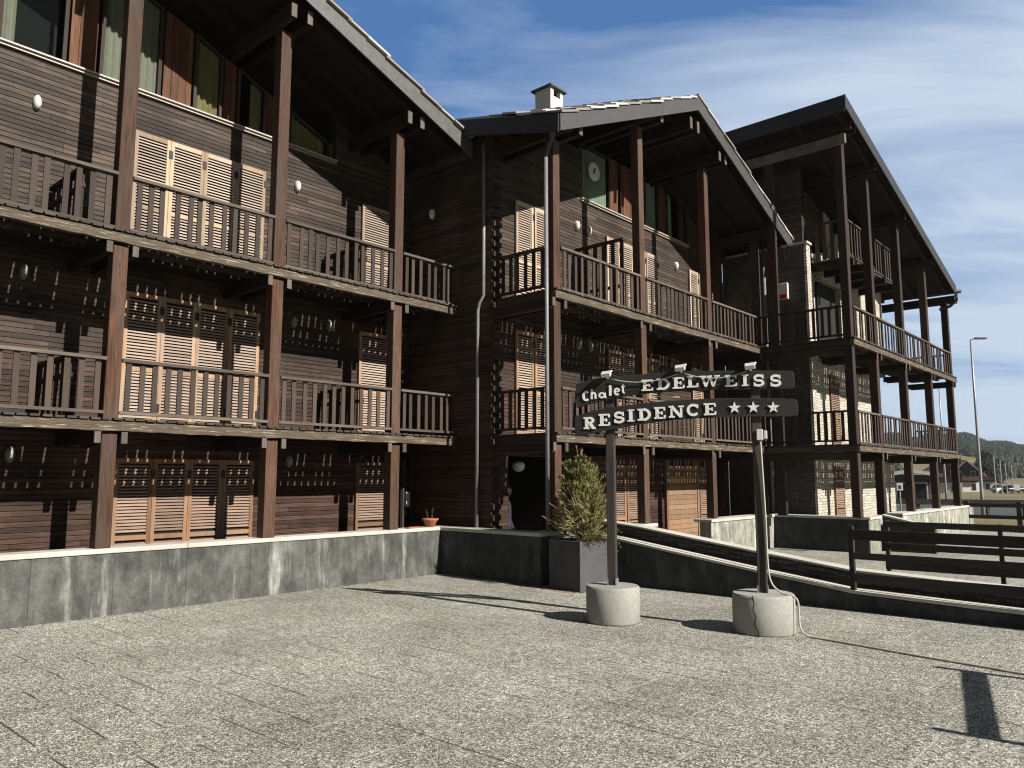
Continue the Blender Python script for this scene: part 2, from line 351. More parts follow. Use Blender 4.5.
def shutter(root, s0, s1, z0, z1, t, kind, hinge=True):
    fr = MB(); w = .058; d0, d1 = t-.055, t-.012; tn = random.random()
    fr.box(s0, s0+w, d0, d1, z0, z1); fr.box(s1-w, s1, d0, d1, z0, z1)
    fr.box(s0+w, s1-w, d0+.002, d1, z1-.075, z1, tn); fr.box(s0+w, s1-w, d0+.002, d1, z0, z0+.10, tn)
    mid = z0+(z1-z0)*.42; fr.box(s0+w, s1-w, d0+.002, d1, mid-.035, mid+.035, tn)
    o = fr.build('shutter', M['sh_'+kind], root)
    bk = MB(); bk.box(s0+.03, s1-.03, t-.010, t-.004, z0+.03, z1-.03); bk.build('louvre_shade', M['dark'], o)  # flat dark sheet putting the shade behind the louvres into colour
    lv = random.uniform(.25, .75); sl = MB(); z = z0+.115; p = .049
    while z < z1-.1:
        if abs(z+.015-mid) > .05:
            y0, y1 = d0+.006, d1-.008; th = .018
            sl.prism([(y0, z), (y0, z+th), (y1, z+.016+th), (y1, z+.016)], 's', s0+w, s1-w, min(1, max(0, lv+random.uniform(-.2, .2))))
        z += p
    sl.build('louvres', M['sl_'+kind], o)
    if hinge:
        for zz in (z0+.22, z1-.3): h = MB(); h.box(s1-.03, s1+.035, d0-.012, d0-.001, zz, zz+.13); h.build('hinge', M['iron'], o)
    return o
def wall_lamp(root, s, t, z, axis='s'):
    mb = MB(); n = 16; vs = []; fs = []
    prof = [(1, 0), (1, .02), (.96, .045), (.75, .075), (.4, .092), (.02, .097)]
    for r, d in prof:
        for k in range(n):
            a = 2*math.pi*k/n; x, zz = (.056*r)*math.cos(a), .112*r*math.sin(a)
            vs.append((s+x, t-d, z+zz) if axis == 's' else (s-d, t-x, z+zz))
    for i in range(len(prof)-1):
        for k in range(n): fs.append([i*n+k, i*n+(k+1) % n, (i+1)*n+(k+1) % n, (i+1)*n+k])
    mb.add(vs, fs, .5); o = mb.build('wall_lamp', M['white'] if z > 5 else M['lamp_shaded'], root, smooth=True)
    return o
def railing(root, p, q, z_floor, z_top, mat_r, mat_b, step=.188, bw=.072, low=.11, th=.024, seed=0):
    """handrail and bottom rail p..q in (s,t) with separate baluster boards hung between them"""
    mb = MB(); p3, q3 = Vector((p[0], p[1], 0)), Vector((q[0], q[1], 0)); L = (q3-p3).length; d = (q3-p3).normalized()
    up = Vector((0, 0, 1)); sag = random.uniform(-.006, .006)
    mb.bar(p3+up*(z_top-.022), q3+up*(z_top-.022+sag), .105, .044)
    o = mb.build('railing', mat_r, root)
    lw = MB(); lw.bar(p3+up*(z_floor+low), q3+up*(z_floor+low), .075, .042); lw.build('bottom_rail', mat_r, o)
    n = max(2, int(round(L/step)))
    if max(p[0], q[0]) < 1.7:                           # this bay lies wholly outside the picture: its boards stay one mesh
        rb = MB()
        for i in range(n):
            c = p3+d*(L*(i+.5)/n); rb.box(c.x-bw/2, c.x+bw/2, c.y-th/2, c.y+th/2, z_floor+low-.015, z_top-.046)
        rb.build('balusters', mat_b, o)['kind'] = 'stuff'; return o
    o0 = Vector(root['_o']); h0, h1 = z_floor+low-.015, z_top-.046
    side = Vector((-d.y, d.x, 0))
    bm = MB(); hw = Vector((d.x, d.y, 0))*bw/2; tk = side*th/2
    for zz0, zz1 in ((h0, h1),):
        vs = [-hw-tk, hw-tk, hw+tk, -hw+tk]; vs = [v+up*zz0 for v in vs]+[v+up*zz1 for v in vs]
        bm.add(vs, [(3, 2, 1, 0), (4, 5, 6, 7), (0, 1, 5, 4), (1, 2, 6, 5), (2, 3, 7, 6), (3, 0, 4, 7)])
    variants = []
    for k in range(4):
        bm.t = [random.random()]*6
        b = bm.build('baluster', mat_b, o, origin=(0, 0, 0)); variants.append(b)
    for i in range(n):
        c = p3+d*(L*(i+.5)/n)-side*.052*(1 if (d.x > .5) else -1)*0
        b = variants[i] if i < 4 and i < n else random.choice(variants).copy()
        if b.name not in COL.objects: COL.objects.link(b)
        b.parent = o; b.location = (c.x-o0.x, c.y-o0.y, -o0.z); b.rotation_euler = (random.uniform(-.004, .004), random.uniform(-.006, .006), 0)
    for v in variants[n:]: bpy.data.objects.remove(v)
    return o
def post(root, s, t, z0, z1, mat, w=.2, pale=True):
    mb = MB(); mb.box(s-w/2, s+w/2, t-w/2, t+w/2, z0, z1)
    return mb.build('post', mat, root, bevel=.012)
def deck(root, s0, s1, t0, t1, ztop, planks_along='t', gap=.027, w=.142):
    mb = MB(); a = s0 if planks_along == 't' else t0; e = s1 if planks_along == 't' else t1
    while a < e-.04:
        g = gap*random.uniform(.8, 1.15); b = min(e, a+w)
        dz = random.uniform(-.004, .004)
        if planks_along == 't': mb.box(a, b-g, t0-random.uniform(0, .02), t1, ztop-.030+dz, ztop+dz)
        else: mb.box(s0-random.uniform(0, .02), s1, a, b-g, ztop-.036+dz, ztop+dz)
        a = b
    return mb.build('balcony_floor', M['deck'], root)
def beam(root, name, p, q, w, h, mat, bevel=.008, grain=False):
    mb = MB(); mb.bar(p, q, w, h); o = mb.build(name, mat, root, bevel=bevel)
    if grain:                                       # weathered end grain, paler than the body: its sunlight is in the colour
        d = (Vector(q)-Vector(p)).normalized(); g = MB(); g.bar(Vector(p)-d*.005, Vector(p)+d*.004, w-.012, h-.012); g.build('lit_end_grain', M['grain'], o)
    return o
def edge_beam(root, s0, s1, t, z0, z1, mat):
    """weathered front board with a slightly ragged upper and lower edge"""
    mb = MB(); n = int((s1-s0)/.16); top = []; bot = []
    for i in range(n+1):
        s = s0+(s1-s0)*i/n; top.append((s, z1+random.uniform(-.007, .005))); bot.append((s, z0+random.uniform(-.008, .006)))
    for i in range(n):
        mb.prism([bot[i], bot[i+1], top[i+1], top[i]], 't', t, t+.1, .5)
    # remove inner joints so the board is one solid
    o = mb.build('edge_beam', mat, root)
    bm = bmesh.new(); bm.from_mesh(o.data); bmesh.ops.remove_doubles(bm, verts=bm.verts, dist=.0005)
    seen = {}
    for f in bm.faces: seen.setdefault(tuple(sorted(v.index for v in f.verts)), []).append(f)
    bmesh.ops.delete(bm, geom=[f for fs in seen.values() if len(fs) > 1 for f in fs], context='FACES_ONLY')
    bmesh.ops.recalc_face_normals(bm, faces=bm.faces); bm.to_mesh(o.data); bm.free(); return o
def roof_tiles(root, roof, zf, s0, s1, t0, t1, down):
    """stone slabs in courses over one slope; down = +1 when the slope falls towards +s"""
    mb = MB(); ds, dt = .42, .36; s = s0
    while s < s1-.1:
        t = t0-.07-random.uniform(0, .03)
        while t < t1:
            w = dt*random.uniform(.85, 1.1); a, b = s-.02, min(s1+.03, s+ds+.06)
            lift = random.uniform(0, .035)
            zz = lambda x, y: zf(x, y)+.030+lift+(.03*((x-a)/(b-a)) if down > 0 else .03*((b-x)/(b-a)))
            mb.slab([(a, t), (b, t), (b, t+w-.012), (a, t+w-.012)], zz, .042, random.uniform(.3, 1)); t += w
        s += ds
    return mb.build('roof_tiles', M['tile'], roof)
def sloped_board(mb, p, q, th, axis, depth):
    """vertical fascia face following a roof edge from p to q; depth = thickness across"""
    (s0, t0, z0), (s1, t1, z1) = p, q
    off = {'t': (0, depth, 0), 's': (depth, 0, 0)}[axis]
    A = [(s0, t0, z0-th), (s1, t1, z1-th), (s1, t1, z1), (s0, t0, z0)]; B = [(v[0]+off[0], v[1]+off[1], v[2]) for v in A]
    mb.add(A+B, [(0, 1, 2, 3), (7, 6, 5, 4), (0, 4, 5, 1), (1, 5, 6, 2), (2, 6, 7, 3), (3, 7, 4, 0)], .5)
def window(root, s0, s1, z0, z1, t, curtain, zt=None, cover=1.0, side='l'):
    """framed window with pleated curtain behind its pane; zt = right-hand height for a raked head"""
    fr = MB(); w = .055; zr = z1 if zt is None else zt
    fr.box(s0, s0+w, t-.045, t+.02, z0, z1); fr.box(s1-w, s1, t-.045, t+.02, z0, zr)
    fr.box(s0+w, s1-w, t-.043, t+.02, z0, z0+w)
    fr.prism([(s0+w, z1-w), (s1-w, zr-w), (s1-w, zr), (s0+w, z1)], 't', t-.043, t+.02)
    o = fr.build('window', M['darkpost'], root)
    p = MB(); p.prism([(s0+w, z0+w), (s1-w, z0+w), (s1-w, zr-w), (s0+w, z1-w)], 't', t-.012, t-.006); pn_ = p.build('pane', M['glass'], o); fix_normals(pn_)
    if curtain:
        c = MB(); a0, a1 = s0+w, s1-w
        if cover < 1: a0, a1 = (a0, a0+(a1-a0)*cover) if side == 'l' else (a1-(a1-a0)*cover, a1)
        n = int((a1-a0)/.018)+2; vs = []; fs = []
        for i in range(n):
            x = a0+(a1-a0)*i/(n-1); y = t+.05+.022*math.sin(i*1.05+random.uniform(-.3, .3)); f = (x-s0)/(s1-s0)
            vs += [(x, y, z0+.03), (x, y, z1+(zr-z1)*f-.03)]
        for i in range(n-1): fs.append([2*i, 2*i+2, 2*i+3, 2*i+1])
        c.add(vs, fs, .5); c.build('curtain', M[curtain], o, smooth=True)
    return o
def fix_normals(o):
    bm = bmesh.new(); bm.from_mesh(o.data); bmesh.ops.recalc_face_normals(bm, faces=bm.faces); bm.to_mesh(o.data); bm.free()
def joist_pair(root, s, t0, t1, z0, z1, gap=.17):
    for k in (-1, 1): beam(root, 'joist', (s+k*gap, t0, (z0+z1)/2), (s+k*gap, t1, (z0+z1)/2), .09, z1-z0, M['rafter'], grain=True)  # body in dark rafter wood: shade under the floor put into its colour
def cross_joists(root, s0, s1, ts, z0, z1):
    for t, w in zip(ts, (.10, .44)): beam(root, 'cross_joist', (s0, t+(w-.1)/2, (z0+z1)/2), (s1, t+(w-.1)/2, (z0+z1)/2), w, z1-z0, M['rafter'])  # second one added wide to block light through the gaps near the wall
def downpipe(root, pts, r, mat):
    mb = MB(); mb.tube(pts, r, 12, .5); o = mb.build('downpipe', mat, root, smooth=True); return o
ZU, ZM = 4.99, 2.41                               # underside of the edge beams of the two balcony floors
def divider(root, s, t0, t1, zf, zt):
    mb = MB(); mb.bar((s, t0, zt-.02), (s, t1, zt-.02), .1, .05); mb.bar((s, t0, zf+.55), (s, t1, zf+.55), .05, .06); n = int((t1-t0)/.2)
    for i in range(n):
        t = t0+.06+(t1-t0-.12)*i/(n-1); mb.box(s-.013, s+.013, t-.045, t+.045, zf+.04, zt-.046)
    return mb.build('divider_railing', M['darkpost'], root)

# ================================================================== CHALET BLOCK 1 (nearest)
def block_one():
    o = (1.0, 10.8, 0)
    r = thing('chalet_block', 'nearest dark timber chalet block with cream four-leaf louvred shutters, behind the stained concrete wall', 'building', o, 'blocks of the timber residence')
    tf, tw = 10.78, 12.25; s0, s1 = -.6, 10.38
    wl, bk = MB(), MB(); log_wall(wl, bk, 's', s0, 10.5, tw, -.02, 7.9)
    log_wall(wl, bk, 's', 8.5, 10.5, tw, 7.9, 9.0)
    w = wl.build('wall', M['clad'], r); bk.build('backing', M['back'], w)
    P = [-.85+.07, 1.63, 4.08, 6.5, 8.98][1:]
    zf = lambda s, t: 8.40+.375*(10.32-s)
    zl = lambda s, t: zf(1.0, t)-.375*(1.0-s)
    for i, s in enumerate(P):
        top = zf(s, 0)-.62
        post(r, s, 10.95, .86, ZM-.03, M['post'] if i else M['post']); post(r, s, 10.95, ZM+.02, ZU-.03, M['post']); post(r, s, 10.95, ZU+.02, top, M['post'])
        for z in (ZM, ZU): joist_pair(r, s, tf+.02, tw, z-.17, z-.004)
        for k in (-1, 1):                                   # twin purlins clamping each post head
            beam(r, 'purlin', (s+k*.15, tf-.36, top+.12), (s+k*.15, 16, top+.12), .11, .24, M['rafter'], grain=True)
    for z in (ZM, ZU):
        edge_beam(r, s0, s1, tf, z, z+.13, M['edge'])
        deck(r, s0, 10.44, tf-.02, tw-.01, z+.172)
        cross_joists(r, s0, 10.45, (11.36, 11.86), z+.092, z+.138)
        edges = [s0]+P+[s1+.02]
        for a, b in zip(edges, edges[1:]):
            railing(r, (a+.1, tf+.1), (b-.1 if b < 10 else b, tf+.1), z+.15, z+.99, M['rail'], M['balu'], low=.06 if z == ZU else .10)
        railing(r, (s1, tf+.16), (s1, 11.6), z+.15, z+.99, M['rail'], M['balu'], step=.24)
        divider(r, 3.58, tf+.16, tw-.06, z+.17, z+.98); divider(r, 8.30, tf+.16, tw-.06, z+.17, z+.98)
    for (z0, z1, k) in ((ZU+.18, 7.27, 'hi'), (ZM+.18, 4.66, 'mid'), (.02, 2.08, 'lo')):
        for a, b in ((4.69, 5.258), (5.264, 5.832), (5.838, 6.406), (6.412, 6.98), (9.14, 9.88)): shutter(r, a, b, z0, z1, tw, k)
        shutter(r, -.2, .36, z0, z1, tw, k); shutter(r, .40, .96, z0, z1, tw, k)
    for s, z in ((3.31, 7.21), (7.65, 7.2), (3.31, 4.68), (7.67, 4.62), (8.45, 4.66), (3.31, 2.10), (7.67, 2.08)): wall_lamp(r, s, tw-.005, z)
    # ledge under the top-floor windows
    lg = MB(); lg.box(s0, 8.5, tw-.07, tw+.3, 7.94, 7.965); lg.box(s0, 8.5, tw-.045, tw-.01, 7.895, 7.912); lg.build('window_ledge', M['offwhite'], r)
    # top floor: panels and windows set back behind the ledge
    tt = tw+.14; top = MB(); top.prism([(s0, 7.9), (8.5, 7.9), (8.5, 8.75), (1.0, 11.5), (s0, 10.9)], 't', tt+.5, tt+.6); top.build('loft_wall', M['dark'], r)
    hd = lambda s: zf(s, 0)-.75
    for a, b in ((2.15, 2.72), (3.72, 4.12), (5.14, 5.62), (6.2, 6.42), (7.05, 7.46), (8.42, 8.5)):
        x = a; pn = MB()
        while x < b-.02:
            y = min(b, x+.13); k = random.uniform(0, .01)
            pn.prism([(x, 7.966), (y-.006, 7.966), (y-.006, hd(y)), (x, hd(x))], 't', tt-.02-k, tt+.03); x = y
        pn.build('wood_panel', M['panel'], r)
    for a, b, c, cv, sd in ((.9, 2.1, 'curt_w', .3, 'r'), (2.78, 3.68, 'curt_w', .22, 'l'), (4.15, 5.1, 'curt_w', 1, 'l'), (5.65, 6.17, 'curt_y', 1, 'l'), (6.45, 7.03, 'curt_y', .5, 'r'), (7.5, 8.4, 'curt_y', 1, 'l')):
        window(r, a, b, 7.967, hd(a), tt, c, hd(b), cv, sd)
    # roof
    rf = MB(); rf.slab([(1, 10.32), (10.32, 10.32), (10.32, 17), (1, 17)], lambda s, t: zf(s, t)-.02, .10); rf.slab([(-6, 10.32), (1, 10.32), (1, 17), (-6, 17)], lambda s, t: zl(s, t)-.02, .10)
    ro = rf.build('roof', M['roofwood'], r)
    fa = MB(); sloped_board(fa, (1, 10.29, zf(1, 0)+.01), (10.34, 10.29, zf(10.34, 0)+.01), .33, 't', .03); sloped_board(fa, (-6, 10.29, zl(-6, 0)+.01), (1, 10.29, zf(1, 0)+.01), .33, 't', .03)
    fa.build('fascia', M['fascia_l'], ro)
    fb = MB(); sloped_board(fb, (10.325, 10.323, zf(10.34, 0)), (10.325, 17, zf(10.34, 0)), .30, 's', .03); fb.build('eaves_board', M['fascia'], ro)
    roof_tiles(r, ro, zf, 1.0, 10.3, 10.32, 13.0, 1)
    for t in (10.6, 11.4, 12.2, 13.4): beam(r, 'rafter', (1.0, t, zf(1, t)-.2), (10.25, t, zf(10.25, t)-.2), .1, .16, M['rafter'])
    # entrance door in the shady corner
    d = MB(); d.box(9.95, 10.48, tw-.05, tw-.005, 0, 2.1); d.build('entrance_door', M['brown_wood'], r)
    # side wall closing the far end (seen only past the corner)
    bk2 = MB(); bk2.box(s0-.3, s0-.1, 12.25, 17, -.02, 11); bk2.build('end_wall', M['back'], r)
    return r
block_one()

# ================================================================== CHALET BLOCK 2 (middle)
def block_two():
    o = (10.5, 8.4, 0)
    r = thing('chalet_block', 'middle timber chalet block with the white chimney and a tall downpipe at its near corner', 'building', o, 'blocks of the timber residence')
    tf, tw = 8.36, 9.86; s0, s1 = 10.52, 19.16; zg = lambda t: 8.11+.444*.43+.27*(t-7.9)-.13
    wl, bk = MB(), MB()
    log_wall(wl, bk, 's', 10.5, 20.08, tw, 2.2, 7.9); log_wall(wl, bk, 's', 10.5, 11.6, tw, 7.9, 8.62); log_wall(wl, bk, 's', 11.6, 13.4, tw, 7.9, 9.1); log_wall(wl, bk, 's', 18.1, 20.08, tw, 7.9, 9.2)
    log_wall(wl, bk, 's', 10.5, 10.93, tw, -.02, 2.2); log_wall(wl, bk, 's', 13.2, 20.08, tw, -.02, 2.2)
    log_wall(wl, bk, 't', tw+.002, 12.24, 10.45, -.02, 8.8)
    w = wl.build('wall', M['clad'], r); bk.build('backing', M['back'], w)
    gb = MB(); gb.prism([(9.88, 8.78), (12.24, 8.78), (12.24, zg(12.24)), (9.88, zg(9.88))], 's', 10.46, 10.62); gb.build('gable_wall', M['back'], r)
    lc = MB(); z = 0                                        # crossing log ends at the corner
    while z < 8.6:
        lc.box(10.435, 10.66, 9.78+.02*random.random(), 9.855, z, z+.1); z += .2
    lc.build('log_ends', M['darkpost'], r)
    por = MB(); por.box(10.86, 13.2, 13.0, 13.1, 0, 3.0); por.box(10.8, 13.26, 10.065, 13.1, 2.36, 2.4); por.box(10.80, 10.86, 10.06, 13.0, 0, 2.355); por.box(13.2, 13.26, 10.06, 13.0, 0, 2.355); por.build('porch_wall', M['back'], r)
    P = [10.66, 13.55, 16.48, 19.3]
    zl = lambda s, t: 8.11+.444*(s-10.07)+.27*(t-7.9)
    zr = lambda s, t: 8.11+.4198*(20.5-s)
    for i, s in enumerate(P):
        top = min(zl(s, 8.5), zr(s, 8.5))-.55
        mt = M['post'] if i < 3 else M['darkpost']
        z0 = .86 if s < 19 else .84
        post(r, s, 8.53, z0, ZM-.03, mt, .19); post(r, s, 8.53, ZM+.02, ZU-.03, mt, .19); post(r, s, 8.53, ZU+.02, top, mt, .19)
        for z in (ZM, ZU): joist_pair(r, s, tf+.02, tw, z-.17, z-.004)
        for k in (-1, 1): beam(r, 'purlin', (s+k*.15, tf-.38, top+.12), (s+k*.15, 12.5, top+.12), .11, .24, M['rafter'], grain=True)
    for k in (-1, 1): beam(r, 'purlin', (15.14+k*.16, tf-.38, 9.72), (15.14+k*.16, 12.5, 9.72), .11, .28, M['rafter'], grain=True)
    for z in (ZM, ZU):
        edge_beam(r, s0, s1, tf, z, z+.13, M['edge'])
        beam(r, 'side_beam', (s0+.05, tf+.105, z+.065), (s0+.05, tw, z+.065), .1, .13, M['edge_t']); beam(r, 'side_beam', (s0+.03, tf+.12, z-.1), (s0+.03, tw, z-.1), .08, .17, M['edge_t'])
        deck(r, s0, s1, tf-.02, tw-.01, z+.172)
        cross_joists(r, s0+.1, 20.0, (8.95, 9.46), z+.092, z+.138)
        e = P[:3]+[s1+.1]
        for a, b in zip(e, e[1:]): railing(r, (a+.1, tf+.1), (b-.1, tf+.1), z+.15, z+.99, M['rail'], M['balu'], low=.06 if z == ZU else .10, step=.198)
        railing(r, (s0+.06, tf+.28), (s0+.06, tw-.08), z+.15, z+.99, M['darkpost'], M['darkpost'], step=.2)
        divider(r, 13.05, tf+.2, tw-.06, z+.17, ZU+1.72 if z == ZU else z+1.0)
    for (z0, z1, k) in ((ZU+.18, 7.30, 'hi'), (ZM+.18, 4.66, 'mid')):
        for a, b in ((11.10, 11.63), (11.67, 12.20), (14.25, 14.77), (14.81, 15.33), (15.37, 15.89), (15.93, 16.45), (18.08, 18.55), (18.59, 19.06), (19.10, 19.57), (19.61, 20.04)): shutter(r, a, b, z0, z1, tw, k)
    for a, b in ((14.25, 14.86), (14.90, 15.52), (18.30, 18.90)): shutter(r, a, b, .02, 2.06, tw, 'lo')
    dr = MB()
    for k in range(17): dr.box(16.70, 18.14, tw-.05-.004*random.random(), tw-.01, .04+k*.12, .04+k*.12+.112)
    dr.box(16.60, 16.695, tw-.07, tw-.01, .02, 2.14); dr.box(18.145, 18.24, tw-.07, tw-.01, .02, 2.14)
    dr.build('plank_door', M['sh_lo'], r)
    for s, z in ((13.14, 7.28), (13.58, 7.27), (17.41, 7.26), (13.14, 4.62), (13.58, 4.62)): wall_lamp(r, s, tw-.005, z)
    wall_lamp(r, 10.45, 11.55, 7.23, 't')
    lg = MB(); lg.box(13.3, 18.1, tw-.07, tw+.3, 7.94, 7.965); lg.box(13.3, 18.1, tw-.045, tw-.01, 7.895, 7.912); lg.build('window_ledge', M['offwhite'], r)
    tt = tw+.14; tp = MB(); tp.box(13.3, 18.1, tt+.5, tt+.6, 7.9, 9.0); tp.prism([(10.5, 8.4), (20.2, 8.2), (20.2, zr(20.2, 0)-.14), (15.0, zl(15.0, 10.65)-.75), (10.5, zl(10.5, 10.65)-.14)], 't', 10.62, 10.68); tp.build('loft_wall', M['dark'], r)
    for a, b in ((14.66, 14.98), (15.1, 15.62), (16.85, 17.2), (17.9, 18.1)):
        x = a; pn = MB()
        while x < b-.02:
            y = min(b, x+.13); pn.box(x, y-.006, tt-.02-.01*random.random(), tt+.03, 7.966, 9.35); x = y
        pn.build('wood_panel', M['panel'], r)
    for a, b, c, cv, sd in ((13.42, 14.64, 'curt_g', .88, 'r'), (15.64, 16.1, None, 1, 'l'), (16.15, 16.84, 'curt_g', 1, 'l'), (17.22, 17.88, 'curt_g', .6, 'l')):
        window(r, a, b, 7.967, 9.35, tt, c, None, cv, sd)
    cl = MB(); n = 24; c0 = (13.97, 9.972, 8.80); vs = []; fs = []
    for rr, y in ((.215, 0), (.215, -.03), (.19, -.045), (.01, -.05)):
        vs += [(c0[0]+rr*math.cos(2*math.pi*k/n), c0[1]+y, c0[2]+rr*math.sin(2*math.pi*k/n)) for k in range(n)]
    for i in range(3):
        for k in range(n): fs.append([i*n+k, i*n+(k+1) % n, (i+1)*n+(k+1) % n, (i+1)*n+k])
    cl.add(vs, fs, .5); ck = cl.build('round_vent', M['white'], r)
    cg = MB(); cg.bar((13.90, 9.916, 8.72), (13.96, 9.916, 8.86), .05, .012); cg.bar((13.88, 9.915, 8.80), (13.95, 9.915, 8.81), .05, .012); cg.build('vent_flap', M['fascia'], ck)
    # roof: a near slope that also falls towards the corner, and a far slope
    tk = 12.6; sk = lambda t: (10.39*0+.444*10.07+.4198*20.5-.27*(t-7.9))/(.444+.4198)
    rf = MB(); rf.slab([(10.07, 7.9), (sk(7.9), 7.9), (sk(tk), tk), (10.07, tk)], lambda s, t: zl(s, t)-.02, .10)
    rf.slab([(sk(7.9), 7.9), (20.5, 7.9), (20.5, tk), (sk(tk), tk)], lambda s, t: zr(s, t)-.02, .10); ro = rf.build('roof', M['roofwood'], r)
    fa = MB(); pk = sk(7.9)
    sloped_board(fa, (10.07, 7.87, zl(10.07, 7.9)+.01), (pk, 7.87, zl(pk, 7.9)+.01), .33, 't', .03); sloped_board(fa, (pk, 7.87, zl(pk, 7.9)+.01), (20.52, 7.87, zr(20.52, 0)+.01), .33, 't', .03)
    fa.build('fascia', M['fascia'], ro)
    fb = MB(); sloped_board(fb, (10.04, 7.903, zl(10.05, 7.9)), (10.04, tk, zl(10.05, tk)), .33, 's', .03); fb.build('side_fascia', M['fascia_b'], ro)  # same metal as the front, blackened: its shade put into the colour
    roof_tiles(r, ro, zl, 10.1, 15.0, 7.92, 9.4, -1); roof_tiles(r, ro, zr, 15.15, 20.5, 7.92, 9.4, 1)
    for t in (8.15, 9.0, 9.8): beam(r, 'rafter', (pk, t, zr(pk, t)-.2), (20.4, t, zr(20.4, t)-.2), .1, .16, M['rafter']); 
    for t in (8.15, 9.0, 9.8): beam(r, 'rafter', (10.15, t, zl(10.15, t)-.2), (sk(t)-.1, t, zl(sk(t)-.1, t)-.2), .1, .16, M['rafter'])
    # chimney
    ch = MB(); cs, ct, cw = 12.95, 10.4, .46; ch.box(cs, cs+cw, ct, ct+cw, 9.3, 10.46); cho = ch.build('chimney', M['white_render'], r, bevel=.01)
    cp = MB(); cp.box(cs-.07, cs+cw+.07, ct-.07, ct+cw+.07, 10.64, 10.68)
    cp.add([(cs-.07, ct-.07, 10.681), (cs+cw+.07, ct-.07, 10.681), (cs+cw+.07, ct+cw+.07, 10.681), (cs-.07, ct+cw+.07, 10.681), (cs+cw/2, ct+cw/2, 10.74)], [(0, 1, 4), (1, 2, 4), (2, 3, 4), (3, 0, 4)])
    cp.build('chimney_cap', M['fascia_l'], cho)
    q = .11
    for x0, x1, y0, y1 in ((cs, cs+.05, ct, ct+cw), (cs+.052, cs+q, ct, ct+q), (cs+cw-q, cs+cw, ct, ct+q), (cs+cw-q, cs+cw, ct+cw-q, ct+cw), (cs+.052, cs+cw-q-.002, ct+cw-.05, ct+cw)):
        sd = MB(); sd.box(x0, x1, y0, y1, 10.462, 10.64); sd.build('chimney_pier', M['white_render'], cho)
    ins = MB(); ins.box(cs+.06, cs+cw-.06, ct+.12, ct+cw-.05, 10.464, 10.63); ins.build('flue', M['dark'], cho)
    # downpipes
    hp = MB(); hp.tube([(10.17, 8.12, 8.10), (10.17, 8.12, 8.02), (10.18, 8.14, 7.86), (10.18, 8.15, 7.74)], [.12, .13, .06, .04], 12, .5); hp.tube([(10.18, 8.15, 7.78), (10.20, 8.19, 7.74), (10.34, 8.41, 7.62), (10.36, 8.44, 7.56)], .036, 12, .5); hp.build('gutter_hopper', M['pipedark'], r, smooth=True)  # darker than the pipe below: shade under the eaves put into the colour
    downpipe(r, [(10.36, 8.44, 7.55), (10.36, 8.44, 4.0), (10.36, 8.44, .9)], .036, M['pipe'])
    downpipe(r, [(10.385, 10.02, 8.3), (10.385, 10.02, 5.25), (10.385, 10.13, 5.12), (10.385, 10.17, 4.95), (10.385, 10.17, 0)], .034, M['pipe'])
    # porch lamp
    pl = MB(); pl.lathe((11.35, 9.98, 2.0), [(.02, .10), (.10, .085), (.125, .03), (.12, -.03), (.08, -.08), (.02, -.10)], 20, .5); pl.build('porch_lamp', M['white'], r, smooth=True)
    return r
block_two()

